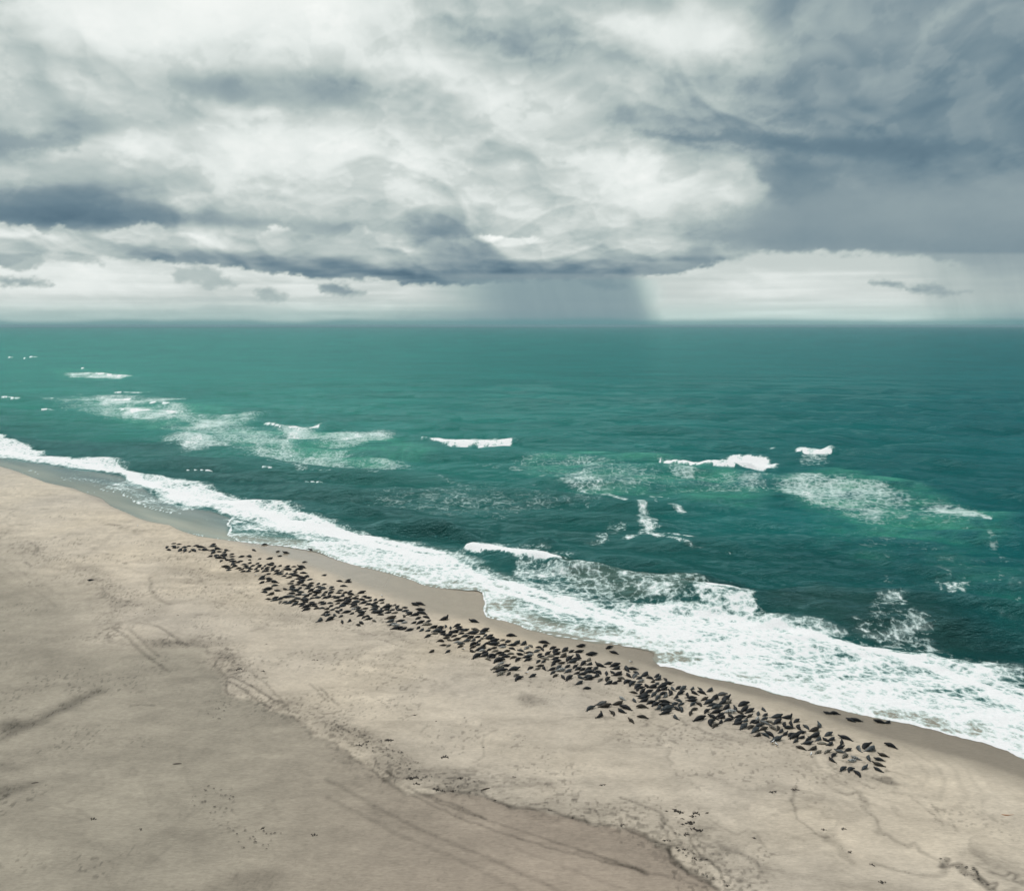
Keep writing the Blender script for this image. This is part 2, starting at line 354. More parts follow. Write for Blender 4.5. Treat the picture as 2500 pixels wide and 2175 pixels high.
# ------------------------------------------------------------------ one polar grid round the drone's foot point carries beach and sea
azg = np.array(seq(-180, -50, 5) + seq(-48, -40, 1) + seq(-39, 39, .078) + seq(40, 48, 1) + seq(50, 180, 5))
dep = np.concatenate([np.degrees(np.arctan(CAM_H / np.array([4, 14, 26, 38, 48, 56, 62, 67]))), np.arange(41.2, .42, -.076), [.38, .34, .3, .27, .24, .21, .18, .16, .14, .12, .10]])
rg = CAM_H / np.tan(np.radians(dep))
nA, nR = len(azg), len(rg)
AA, RR = np.meshgrid(np.radians(azg), rg); AA = AA.ravel(); RR = RR.ravel()
P = np.stack([np.sin(AA) * RR, np.cos(AA) * RR], 1); PX, PY = P[:, 0], P[:, 1]
D_F = landward(P, F_ext, LANDPOLY)                     # metres landward of the water's edge
D_B = landward(P, B_ext, BPOLY)
Zt = height_from(D_B, P)
I, J = np.meshgrid(np.arange(nA - 1), np.arange(nR - 1)); q = (J * nA + I).ravel()
QF = np.stack([q, q + 1, q + nA + 1, q + nA], 1)
def sub(name, mask, Z, attrs, mat):
    fm = mask[QF].any(1); fq = QF[fm]; used = np.unique(fq); mp_ = np.full(len(P), -1); mp_[used] = np.arange(len(used))
    me = mesh_np(name, np.column_stack([P[used], Z[used]]), mp_[fq])
    for k, v in attrs.items(): attr(me, k, v[used])
    return obj(name, me, mat)
def gp(pts): return place(pts)[:, :2]

# ---- beach colour: dry pale sand, darker grey flat inland, wet apron, marks
land = D_F > -30
LP = P[land]; LX, LY = LP[:, 0], LP[:, 1]; n = len(LP)
Dd = landward(LP, np.vstack([F_ext[:4], ground(DRY_PX), F_ext[-4:]]), np.vstack([F_ext[:4], ground(DRY_PX), F_ext[-4:], [[9000, -16000], [-16000, -16000]]]))
LDF = D_F[land]
base = np.tile(s2l([203, 190, 171]), (n, 1))
warm = fbm(LX / 30, LY / 30, 5, 201)[:, None]
base = base * (1 + .17 * warm) * (1 + np.array([.0, -.015, -.05]) * warm * 1.5)
coolr = sm(35, 75, LX)[:, None] * .6 + sm(-70, -200, LX)[:, None] * .9
base = base * (1 - coolr * (1 - np.array([.955, .985, 1.02])))
mot = fbm(LX / 6 + .7 * fbm(LX / 9, LY / 9, 3, 7), LY / 6, 6, 207, .6)
base *= (1 + .15 * mot)[:, None]
streaky = fbm(LX / 16 + LY / 40, LY / 3.4 - LX / 30, 5, 209, .6)                        # wind-drawn streaks
base *= (1 + .10 * streaky)[:, None]
# grey flat
plain_px = [(-40,1290),(40,1335),(110,1385),(170,1400),(230,1430),(262,1470),(246,1510),(255,1560),(330,1575),(430,1570),(500,1573),(512,1600),(520,1622),(553,1650),(553,1690),(640,1716),(700,1745),(745,1760),(800,1800),(850,1838),(900,1874),(912,1884),(950,1912),(985,1938),(1040,1932),(1100,1934),(1165,1935),(1215,1955),(1262,1972),(1330,1980),(1400,1992),(1450,2010),(1500,2014),(1545,2030),(1610,2058),(1640,2072),(1650,2105),(1700,2140),(1760,2180),(1790,2240)]
plain = ground([p for p in plain_px if p[1] < 2300], 1.5)
plain = np.vstack([plain, [[60, 30], [60, -400], [-900, -400], [-900, 300]]])
LJ = LP + 1.1 * np.stack([fbm(LX / 2.6, LY / 2.6, 4, 61), fbm(LX / 2.6, LY / 2.6, 4, 71)], 1)
dpl = seg_dist(LJ, plain, True); dpl = np.where(inside(LJ, plain), dpl, -dpl)
softw = 1.0 + 26 * sm(-38, -110, LX)                                               # the seam blurs out to the far left
pm = sm(-.35, .55, dpl / softw) * (1 - .45 * sm(150, 250, LY))
gray = s2l([163, 149, 134]) ; gray2 = s2l([160, 152, 137]); gk = sm(10, -45, LX)[:, None]
gc = .94 * (gray * (1 - gk) + gray2 * gk)
gc = gc * (1 + .13 * fbm(LX / 14, LY / 14, 5, 215) + .14 * mot + .12 * streaky)[:, None]
pk = pm[:, None] * .92
base = base * (1 - pk) + gc * pk
# eroded darker fringe along the seam
fr = np.exp(-((dpl + 2.2) / 3.6) ** 2) * sm(-200, -60, LX)
rough = ridged(LX / 1.6, LY / 1.1, 4, 221)
fr2 = fr * (.35 + .65 * sm(-.1, .4, fbm(LX / 9, LY / 9, 3, 223)))
base *= (1 - .55 * fr2 * (.4 + .9 * sm(.3, .9, rough)))[:, None]
base *= (1 - .42 * np.exp(-(dpl / .34) ** 2) * sm(-.2, .3, fbm(LX / 4, LY / 4, 3, 225) + .2) * sm(-90, -30, LX))[:, None]
DK = np.zeros(n)          # darkening marks, painted on the sand as damp or stained patches
def reg(pts, soft, v): region(DK, LJ, gp(pts), soft, v, 'add')
def stk(pts, hw, v, power=1., jit=0.): stroke(DK, LP, gp(pts), hw, v, 'add', power, jit)
c2 = lambda p: cr(0, 1600, 2.06, p); c1 = lambda p: cr(0, 1100, 2.06, p); c3 = lambda p: cr(800, 1600, 2.289, p); c4 = lambda p: cr(1600, 1700, 2.289, p)
reg(c2([(0,340),(60,325),(180,320),(260,260),(380,205),(500,170),(540,180),(420,225),(300,290),(200,345),(60,400),(0,420)]), 1.6, .46)
reg(c2([(-60,660),(40,655),(180,640),(120,680),(20,720),(-60,740)]), 1.2, .30)
reg(c2([(-60,545),(40,545),(130,555),(60,575),(-60,575)]), .9, .22)
reg(c2([(200,590),(330,575),(460,590),(380,625),(220,640)]), 1.6, .12)
reg(c2([(1050,1150),(1200,1090),(1380,1080),(1430,1120),(1350,1184),(1050,1184)]), 1.6, .22)
reg(c2([(300,100),(420,95),(700,95),(560,150)]), 2.5, .05)
reg(c2([(1230,690),(1400,640),(1480,690),(1380,740)]), 2.0, .08)
reg(c3([(1050,240),(1120,225),(1200,270),(1240,300),(1150,290),(1070,270)]), 1.0, .26)
reg(c3([(540,700),(700,690),(900,735),(1150,700),(1250,740),(1100,760),(800,770),(600,745)]), 1.8, .12)
reg(c3([(1050,690),(1200,680),(1290,745),(1200,755)]), 1.6, .12)
reg(c4([(1200,450),(1290,455),(1385,500),(1330,500),(1240,478)]), .6, .36)
reg(c4([(1040,420),(1200,440),(1300,480),(1200,500),(1050,470)]), 1.4, .12)
reg(c4([(340,840),(430,850),(470,880),(350,885)]), .7, .28)
reg(c4([(120,700),(260,715),(330,760),(240,780),(140,740)]), 1.3, .20)
reg(c4([(480,880),(560,930),(640,960),(600,970),(500,920)]), .9, .2)
reg(c4([(560,985),(640,990),(660,1010),(580,1020)]), .6, .2)
reg(c4([(1700,880),(1790,850),(1860,900),(1830,940),(1740,920)]), 1.3, .20)
reg(c4([(1840,940),(1880,940),(1890,1020),(1850,1010)]), .7, .16)
reg(c4([(620,960),(900,1010),(1200,1060),(1500,1100),(1200,1100),(800,1040)]), 1.2, .14)
reg(c1([(510,365),(570,368),(620,378),(560,384)]), .8, .3)
reg(c1([(780,585),(950,575),(1130,610),(1260,640),(1180,660),(950,640),(820,620)]), 3., .13)
reg(c1([(590,755),(860,765),(700,790)]), 2., .12)
reg(c1([(340,560),(480,590),(600,640),(480,620),(360,600)]), 2., .2)
reg(c1([(720,800),(860,800),(800,860),(690,870)]), 2., .16)
reg(c1([(700,945),(830,960),(960,955),(1120,965),(1120,990),(900,990),(760,990)]), 1.2, .20)
reg(c1([(1070,1000),(1150,1010),(1220,1080),(1180,1100),(1090,1050)]), 1.4, .22)
reg(c3([(0,360),(120,380),(300,460),(380,520),(520,600),(500,680),(430,650),(300,570),(150,500),(0,420)]), 2.2, .20)
reg(c3([(430,560),(620,600),(780,680),(600,700),(480,660)]), 2.2, .12)
reg(c3([(260,620),(420,620),(430,740),(380,735)]), .8, .10)
# damp tide squiggles and wrack lines
for pts, hw, v in [(c4([(1030,540),(1060,552),(1120,545),(1165,590),(1190,650),(1240,715),(1235,780),(1300,785),(1350,825),(1400,850),(1450,838),(1480,880),(1540,900),(1590,925),(1600,960)]), .45, .24),
    (c4([(1600,905),(1600,960),(1690,940),(1740,1000),(1800,1030),(1850,1060),(1890,1087),(1920,1120)]), .6, .45), (c4([(1780,965),(1790,1010),(1840,1050),(1880,1040),(1890,1087)]), .35, .42), (c4([(1890,1000),(1950,1010),(1980,990),(2010,1000),(2000,1040),(2040,1060),(2060,1050)]), .3, .3),
    (c4([(770,520),(768,600),(790,650),(800,700),(850,745),(920,790),(980,795)]), .3, .24), (c4([(980,795),(1040,850),(1080,910),(1120,950)]), .7, .22), (c4([(1210,940),(1290,970),(1360,990),(1440,1005),(1560,995),(1600,960)]), .5, .26),
    (c4([(1430,570),(1540,660),(1580,720),(1640,730),(1680,770)]), .35, .13), (c4([(1545,600),(1590,680),(1660,750)]), .3, .10), (c4([(300,700),(390,740),(460,780),(520,760),(560,780),(600,850)]), .35, .18),
    (c4([(40,690),(100,760),(170,860),(240,900),(330,950),(420,1000)]), .35, .26), (c4([(180,770),(205,840),(240,890),(330,935)]), .3, .3), (c4([(90,850),(110,930),(180,980),(280,1030),(350,1080)]), .35, .3), (c4([(250,780),(400,850),(520,910),(560,950),(700,980)]), .5, .16),
    (c3([(1640,800),(1740,840),(1850,880),(1900,930),(1870,960),(1890,1010),(1930,1080)]), .35, .3), (c3([(520,440),(580,405),(600,410)]), .4, .16), (c3([(940,420),(900,450),(855,500),(865,550),(870,575),(800,605)]), .35, .16),
    (c3([(540,745),(700,755),(850,765),(900,800),(1000,835),(1120,855),(1230,865),(1370,900),(1480,940),(1610,945),(1680,970),(1790,1020),(1890,1060),(1910,1100),(1960,1160),(2060,1230)]), .32, .34),
    (c3([(1400,500),(1460,510),(1560,480),(1650,465),(1790,460)]), 1.2, .12), (c3([(240,40),(250,70),(330,72),(480,45)]), .4, .10), (c3([(820,710),(1000,735),(1280,720)]), .5, .12),
    (c1([(760,640),(765,720),(780,745),(860,775)]), .7, .22), (c1([(640,770),(760,720),(790,690)]), .6, .14), (c1([(140,450),(200,490),(150,520),(230,550)]), .9, .15), (c1([(120,558),(150,585)]), .6, .3), (c1([(0,540),(100,600),(220,680),(310,740)]), .5, .10),
    (c1([(590,580),(680,560),(760,570),(880,540)]), 1.2, .11), (c1([(560,430),(500,490),(440,530)]), 1.2, .10), (c1([(870,770),(1000,740),(1130,720),(1300,700)]), 1.4, .10), (c1([(1370,1080),(1450,1060),(1500,1030)]), .8, .12), (c1([(1870,1060),(1880,1090),(2000,1085)]), .5, .12),
    (c1([(540,930),(560,960),(650,975)]), .5, .16), (c1([(1260,910),(1380,890),(1500,875)]), .6, .14), (c1([(0,225),(100,215),(160,240)]), .8, .06), (c2([(1130,150),(1150,195),(1180,205)]), .3, .22), (c2([(650,250),(700,245),(760,247)]), .5, .28), (c2([(280,760),(380,780),(450,820)]), .5, .16)]:
    stk(pts, hw * 1.15, v, .8, hw * 1.8)
# vehicle tracks (pairs)
for pts, hw, v in [(c3([(0,690),(250,830),(520,970),(700,1050),(900,1130),(1100,1220),(1300,1316),(1400,1370)]), .55, .20), (c3([(0,790),(200,890),(400,1000),(600,1085),(800,1170),(1050,1300),(1130,1360)]), .55, .15),
    (c3([(380,735),(560,820),(760,915),(1000,1000),(1250,1080),(1500,1140),(1760,1200),(2060,1275)]), .35, .22), (c3([(440,735),(650,830),(880,910),(1100,990),(1500,1110),(1780,1215)]), .35, .24), (c3([(540,770),(720,835),(880,905)]), .4, .3), (c3([(250,640),(330,700)]), .35, .4), (c3([(280,630),(400,690)]), .25, .3),
    (c3([(0,500),(200,610)]), .4, .12), (c3([(1050,1085),(1250,1150),(1500,1250),(1700,1320)]), .4, .10), (c3([(1400,1090),(1600,1150),(1780,1215)]), .6, .16),
    (c1([(570,895),(660,960),(760,1050),(850,1110)]), .6, .24), (c1([(640,895),(720,965),(800,1035)]), .6, .20), (c1([(690,870),(800,890),(930,975)]), .6, .18), (c1([(730,860),(830,910),(900,970)]), .4, .15),
    (c2([(1145,130),(1240,190),(1360,265)]), .35, .40), (c2([(1160,110),(1260,160),(1400,240)]), .35, .42), (c2([(1560,150),(1650,240)]), .4, .25), (c2([(1610,170),(1700,260)]), .4, .28), (c2([(1220,60),(1340,150),(1430,250)]), .35, .2), (c1([(0,580),(90,640),(200,720),(290,790)]), .5, .10)]:
    stk(pts, hw, v, .7, .25)
# hauling marks ploughed by the animals around the herd
herd_px = [(395,1325),(470,1325),(560,1335),(700,1390),(850,1440),(1000,1490),(1100,1530),(1250,1560),(1400,1580),(1560,1630),(1700,1680),(1900,1735),(2040,1790),(2180,1830),(2250,1880),(2200,1930),(2050,1900),(1900,1850),(1700,1810),(1500,1810),(1400,1730),(1250,1700),(1100,1620),(900,1570),(700,1530),(520,1500),(430,1440),(400,1380)]
HM = np.zeros(n); region(HM, LJ, gp(herd_px), 7, 1.0)
ang = math.radians(-38); ux = LX * math.cos(ang) + LY * math.sin(ang); uy = -LX * math.sin(ang) + LY * math.cos(ang)
wx = 1.6 * fbm(LX / 7, LY / 7, 3, 231)
plow = ridged((ux / 3.2) + wx, uy / .9 + 1.5 * fbm(LX / 5, LY / 5, 2, 233), 3, 235)
DK += HM * .30 * sm(.45, .9, plow) + .05 * HM
arcs = np.sin(np.hypot((LX + 98 + 6 * wx), (LY - 232)) * 1.9 + 3 * wx) * np.exp(-((LX + 95) ** 2 + (LY - 236) ** 2) / 900.0)
DK += .12 * np.clip(arcs, 0, 1)
g0 = gp([(2160, 1870)])[0]; rr_ = np.hypot(LX - g0[0], (LY - g0[1]) * .8)
DK += .11 * np.clip(np.sin(rr_ * 3.1 + 2.5 * wx), 0, 1) * np.exp(-((rr_ - 8) / 4.5) ** 2)
clod = ridged(LX / .7, LY / .55, 3, 289); DK = DK * (.95 + .45 * sm(.35, .95, clod)) + .14 * sm(.12, .28, DK) * sm(.55, .9, clod)
base *= np.clip(1 - 1.15 * DK, .28, 1)[:, None]
# fine speckle of pits (footprints, clods) where the seam and flat are trampled
scour = fbm(LX / 24 + 1.3 * fbm(LX / 30, LY / 30, 3, 271), LY / 13, 5, 273, .55)
ln1 = np.exp(-(scour / .034) ** 2) * sm(.0, .25, fbm(LX / 22, LY / 18, 3, 275) + .05); ln2 = np.exp(-((scour - .16) / .026) ** 2) * sm(.0, .25, fbm(LX / 19, LY / 18, 3, 277))
step = sm(-.02, .03, scour) - sm(.10, .20, scour)
base *= (1 - (.20 * ln1 + .16 * ln2 + .09 * step) * (1 - .5 * pm) * sm(3, 12, Dd))[:, None]
drift = fbm(LX / 7 - LY / 26, LY / 1.8 + LX / 14, 5, 279, .62); grain = vnoise(LX / .55, LY / .42, 281) + .7 * vnoise(LX / .27, LY / .3, 283)
base *= (1 + (.12 * drift + .05 * grain) * sm(0, 6, Dd))[:, None]
tr = sm(.05, .32, fbm(LX / 13, LY / 11, 4, 285)); chv = ridged(LX / .9 + LY / 3, LY / .55, 3, 287)
base *= (1 - .13 * tr * sm(.5, .95, chv) * sm(6, 16, Dd))[:, None]
pt2 = sm(.25, .55, vnoise(LX / .5, LY / .42, 293)) * np.clip(fr * 1.2 * sm(-.25, .2, fbm(LX / 7, LY / 7, 3, 295)), 0, 1)
base *= (1 - .36 * pt2)[:, None]
pit = sm(.50, .72, vnoise(LX / .38, LY / .5, 241)) * sm(.0, .35, fbm(LX / 9, LY / 9, 3, 243) + .35 * fr - .08)
base *= (1 - .34 * pit * sm(5, 18, Dd))[:, None]
# wet apron
wetm = sm(4.0, -3.0, Dd + 1.2 * fbm(LX / 9, LY / 9, 3, 251)) * (1 - 0)
wet2 = sm(.6, -1.2, Dd + 1.6 + .8 * fbm(LX / 14, LY / 14, 3, 252)) * sm(5, 30, LX) + .4 * sm(.2, -.5, Dd + .9) * sm(-20, -90, LX)
wetc = s2l([158, 147, 130]) * (1 + .05 * mot[:, None]); wetd = s2l([136, 126, 111]) * (1 + .04 * mot[:, None])
wc = wetc * (1 - np.clip(wet2, 0, 1)[:, None]) + wetd * np.clip(wet2, 0, 1)[:, None]
base = base * (1 - wetm[:, None]) + wc * wetm[:, None]
rim = np.exp(-((Dd - .4) / 1.3) ** 2) * sm(-60, -120, LX)
base *= (1 - .14 * rim)[:, None]
ALB = .93
full = np.zeros((len(P), 3)); full[:] = s2l([200, 188, 168]); full[land] = base
wetA = np.zeros(len(P)); wetA[land] = wetm * (.55 + .45 * sm(0, -50, LX))
# relief: low scarp along the seam, track ruts, ploughed sand, rippled flat
rel = np.zeros(n); rel += .30 * sm(1.0, -2.5, dpl) * sm(-160, -60, LX) - .10 * np.clip(DK, 0, .6) + .08 * HM * (plow - .5) + .05 * fr * (rough - .5) + .16 * fbm(LX / 11, LY / 7, 5, 261) * sm(3, 15, Dd)
Zt[land] += rel * sm(0, 6, Dd)
m_, t_ = newmat('sand'); bs = N(t_, 'ShaderNodeBsdfPrincipled'); o_ = N(t_, 'ShaderNodeOutputMaterial')
at = N(t_, 'ShaderNodeAttribute', attribute_name='tone'); aw = N(t_, 'ShaderNodeAttribute', attribute_name='wet')
gm = N(t_, 'ShaderNodeNewGeometry')
n1 = N(t_, 'ShaderNodeTexNoise'); n1.inputs['Scale'].default_value = 2.6; n1.inputs['Detail'].default_value = 9; n1.inputs['Roughness'].default_value = .7
n2 = N(t_, 'ShaderNodeTexNoise'); n2.inputs['Scale'].default_value = .35; n2.inputs['Detail'].default_value = 6
mpg = N(t_, 'ShaderNodeMapping'); mpg.inputs['Scale'].default_value = (.45, 1.5, 1); mpg.inputs['Rotation'].default_value = (0, 0, .35)
r1 = N(t_, 'ShaderNodeMapRange'); r1.inputs[1].default_value = .25; r1.inputs[2].default_value = .75; r1.inputs[3].default_value = .83 * ALB; r1.inputs[4].default_value = 1.15 * ALB
r2 = N(t_, 'ShaderNodeMapRange'); r2.inputs[1].default_value = .3; r2.inputs[2].default_value = .7; r2.inputs[3].default_value = .94; r2.inputs[4].default_value = 1.06
mm = N(t_, 'ShaderNodeMath', operation='MULTIPLY'); vm = N(t_, 'ShaderNodeVectorMath', operation='SCALE')
k = t_.links.new
k(gm.outputs['Position'], mpg.inputs[0]); k(mpg.outputs[0], n1.inputs['Vector']); k(gm.outputs['Position'], n2.inputs['Vector'])
k(n1.outputs['Fac'], r1.inputs[0]); k(n2.outputs['Fac'], r2.inputs[0]); k(r1.outputs[0], mm.inputs[0]); k(r2.outputs[0], mm.inputs[1])
k(at.outputs['Color'], vm.inputs[0]); k(mm.outputs[0], vm.inputs['Scale']); k(vm.outputs[0], bs.inputs['Base Color'])
rr = N(t_, 'ShaderNodeMapRange'); rr.inputs[3].default_value = .9; rr.inputs[4].default_value = .15; k(aw.outputs['Fac'], rr.inputs[0]); k(rr.outputs[0], bs.inputs['Roughness'])
sl = N(t_, 'ShaderNodeMapRange'); sl.inputs[3].default_value = .15; sl.inputs[4].default_value = .5; k(aw.outputs['Fac'], sl.inputs[0]); k(sl.outputs[0], bs.inputs['Specular IOR Level'])
bp = N(t_, 'ShaderNodeBump'); bp.inputs['Distance'].default_value = .22; bst = N(t_, 'ShaderNodeMapRange'); bst.inputs[3].default_value = .9; bst.inputs[4].default_value = .04
k(aw.outputs['Fac'], bst.inputs[0]); k(bst.outputs[0], bp.inputs['Strength']); k(n1.outputs['Fac'], bp.inputs['Height']); k(bp.outputs[0], bs.inputs['Normal']); k(bs.outputs[0], o_.inputs[0])
tag(sub('beach', D_F > -14, Zt, {'tone': full, 'wet': wetA}, m_), kind='structure')

ZG = Zt.reshape(nR, nA).copy()
def terrain(Pq):
    Pq = np.asarray(Pq, float); r = np.hypot(Pq[:, 0], Pq[:, 1]); a = np.degrees(np.arctan2(Pq[:, 0], Pq[:, 1]))
    i = np.clip(np.searchsorted(azg, a) - 1, 0, nA - 2); j = np.clip(np.searchsorted(rg, r) - 1, 0, nR - 2)
    s = np.clip((a - azg[i]) / (azg[i + 1] - azg[i]), 0, 1); t = np.clip((r - rg[j]) / (rg[j + 1] - rg[j]), 0, 1)
    return (ZG[j, i] * (1 - s) + ZG[j, i + 1] * s) * (1 - t) + (ZG[j + 1, i] * (1 - s) + ZG[j + 1, i + 1] * s) * t
# ------------------------------------------------------------------ sea
sea = D_F < 6
SP = P[sea]; SX, SY = SP[:, 0], SP[:, 1]; ns_ = len(SP); SR = RR[sea]; off = -D_F[sea]; offB = -D_B[sea]
drp = SR ** 2 / (CAM_H * 770)                                    # ground covered by one grid row
Z = np.zeros(ns_); rw = random.Random(5)
grow = sm(2, 40, offB)
for i in range(84):
    lam = 3.0 * (11.0 ** rw.random()); th = math.radians(258 + rw.gauss(0, 26 if lam < 9 else 11))    # travelling towards the beach
    kx, ky = math.cos(th) * 2 * math.pi / lam, math.sin(th) * 2 * math.pi / lam
    a = .0058 * lam * (1.5 if lam > 9 else 1.0); ph = rw.random() * 6.28
    v = np.sin(kx * SX + ky * SY + ph + .5 * wave_w) if i and False else np.sin(kx * SX + ky * SY + ph)
    Z += a * v * sm(.4, 1.6, lam / np.maximum(drp, 1e-3) / 2.0)
gust = .75 + .5 * fbm(SX / 160, SY / 90, 4, 301)
Z *= (.35 + .65 * grow) * gust
wv = fbm(SX / 70, SY / 70, 3, 303)
for lam, a, deg in [(46, 1.5, 261), (33, .7, 255), (64, 1.7, 264)]:
    th = math.radians(deg); ph = (SX * math.cos(th) + SY * math.sin(th)) * 2 * math.pi / lam + 4.5 * wv
    Z += a * (np.abs(np.sin(ph / 2)) ** 3 * 2 - 1) * -1 * .5 * grow * sm(1, 3, lam / drp / 2)
BRK = np.zeros(ns_); FO = np.zeros(ns_); AER = np.zeros(ns_); MUD = np.zeros(ns_)
SJ = SP + 1.0 * np.stack([fbm(SX / 5, SY / 5, 4, 311), fbm(SX / 5, SY / 5, 4, 313)], 1) * np.clip(SR / 180, .5, 3)[:, None]
WEB = ridged(SX / 5 + fbm(SX / 9, SY / 9, 3, 317), SY / 5, 5, 319, .6)        # long foam strands
def G(p): return ground(p)
def fr_(pts, soft, v, arr=None): region(FO if arr is None else arr, SJ, G(pts), soft, v)
def fs_(pts, hw, v, power=1., jit=0., arr=None): stroke(FO if arr is None else arr, SJ, G(pts), hw, v, 'max', power, jit)
# broken surf along the shore
O_PX = [(0,1066),(73,1092),(182,1124),(279,1122),(320,1145),(364,1162),(485,1176),(546,1203),(680,1232),(789,1272),(874,1296),(1007,1330),(1100,1356),(1180,1396),(1250,1418),(1350,1440),(1430,1464),(1500,1478),(1560,1470),(1640,1462),(1720,1474),(1800,1494),(1863,1510),(1917,1522),(2039,1548),(2130,1565),(2281,1585),(2403,1612),(2500,1665)]
W_PX = [(0,1117),(87,1129),(194,1146),(301,1162),(340,1184),(364,1202),(447,1240),(515,1246),(568,1262),(680,1296),(740,1325),(777,1348),(825,1367),(874,1382),(922,1392),(971,1406),(1000,1414),(1040,1430),(1092,1437),(1165,1441),(1185,1444),(1290,1470),(1400,1500),(1500,1535),(1560,1552),(1590,1585),(1594,1609),(1614,1628),(1643,1630),(1680,1644),(1753,1660),(1840,1676),(1881,1692),(1988,1718),(2083,1741),(2173,1759),(2260,1777),(2316,1792),(2408,1814),(2456,1831),(2500,1853)]
extL = [(-300,1010),(-300,1085)]; extR = [(2760,1930),(2760,1755)]
Ow, Ww = G(O_PX), G(W_PX); nr_, nl_ = np.array([.56, .83]), np.array([.6, .8])
surf = np.vstack([[Fw[0] + dl * 1500 + [0, 180] + nl_ * 40], [Fw[0] + dl * 150 + nl_ * 34], Ow, [Fw[-1] + dr * 40 + nr_ * 26], [Fw[-1] + dr * 200 + nr_ * 24], [Fw[-1] + dr * 900 + nr_ * 24], [Fw[-1] + dr * 900], [Fw[-1] + dr * 200], [Fw[-1] + dr * 40], Ww[::-1], [Fw[0] + dl * 150 + nl_ * 12], [Fw[0] + dl * 1500 + [0, 180] + nl_ * 12]])
region(FO, SJ, surf, 2.2, .81)
fs_(O_PX[11:] + [extR[1]], 6.5, .60, .8, 3.0); fs_(O_PX[3:12], 4.0, .52, .8, 2.0)
# its solid rolling fronts
for pts, hw, v in [([(0,1100),(90,1116),(200,1135),(300,1152),(380,1190),(470,1215),(560,1232),(680,1268),(780,1290),(900,1325),(1010,1355)], 5.5, 1.25), ([(800,1285),(900,1310),(1010,1340),(1080,1352)], 2.5, 1.3),
    ([(1250,1425),(1400,1478),(1500,1512),(1580,1540)], 3.2, 1.10), ([(1180,1430),(1290,1462),(1420,1500)], 3.0, 1.1), ([(1930,1530),(2050,1560),(2180,1590),(2330,1640),(2500,1720)], 3.4, 1.1), ([(1900,1520),(2000,1552),(2100,1580),(2250,1600)], 2.4, 1.15),
    ([(1614,1625),(1680,1641),(1753,1656),(1840,1671),(1937,1698),(2044,1726),(2173,1755),(2316,1787),(2408,1809),(2500,1848)], 2.0, 1.05)]: fs_(pts, hw, v, .7)
# lace: ragged seaward fringe and shoreward film
fr_(cr(1250,1300,1.648,[(0,90),(180,130),(330,150),(560,190),(700,165),(830,230),(970,260),(1010,330),(900,360),(700,330),(500,330),(300,280),(0,200)]), 2.0, .50)
fr_(cr(1250,1300,1.648,[(700,230),(850,235),(980,275),(1000,340),(850,340),(720,280)]), 1.5, .74)
fr_(cr(1250,1300,1.648,[(1350,380),(1400,330),(1480,270),(1560,275),(1650,330),(1720,390),(1780,450),(1900,480),(1980,500),(2060,560),(2060,640),(1700,520),(1450,440)]), 3.2, .54)
fr_(cr(1250,1300,1.648,[(-20,240),(300,300),(560,420),(640,470),(570,480),(400,440),(200,410),(0,370)]), 1.2, .70)
fr_(cr(0,1100,2.06,[(1160,330),(1400,395),(1580,440),(1610,510),(1420,480),(1280,465),(1200,455),(1145,420)]), 1.2, .58)
fr_(cr(0,1100,2.06,[(760,180),(920,230),(1100,300),(920,305),(800,260),(750,210)]), 1.6, .66)
fr_(cr(0,1100,2.06,[(500,190),(640,140),(760,190),(800,250),(920,310),(860,315),(760,290),(680,255),(610,210)]), 1.8, .56)
fr_(cr(0,1100,2.06,[(230,130),(420,100),(600,130),(640,160),(500,190),(350,165)]), 2.0, .40)
fr_([(1182,1440),(1300,1460),(1350,1545),(1290,1540),(1229,1518),(1190,1506),(1184,1472)], .5, .66)
fs_(F_PX[15:40], .55, .9); fs_(F_PX[:16], .4, .55)
fs_(cr(0,1100,2.06,[(1170,335),(1148,370),(1148,420),(1200,453),(1280,463),(1420,478),(1550,498)]), .9, .95)
fs_([(1180,1450),(1186,1472),(1182,1493),(1188,1507),(1229,1516),(1273,1530),(1333,1547),(1401,1559),(1495,1570),(1583,1585)], .45, .95)
fs_(cr(0,1100,2.06,[(500,195),(540,205),(610,212),(680,258),(760,292),(860,315),(920,316)]), .9, .8)
for pts in [[(520,240),(560,235)],[(330,190),(420,205),(500,212)],[(240,130),(310,140),(360,130)],[(980,345),(1080,350),(1165,345)],[(60,90),(160,100),(240,130)],[(950,418),(1050,436),(1140,432)]]:
    fs_(cr(0,1100,2.06,pts), .9, .62)
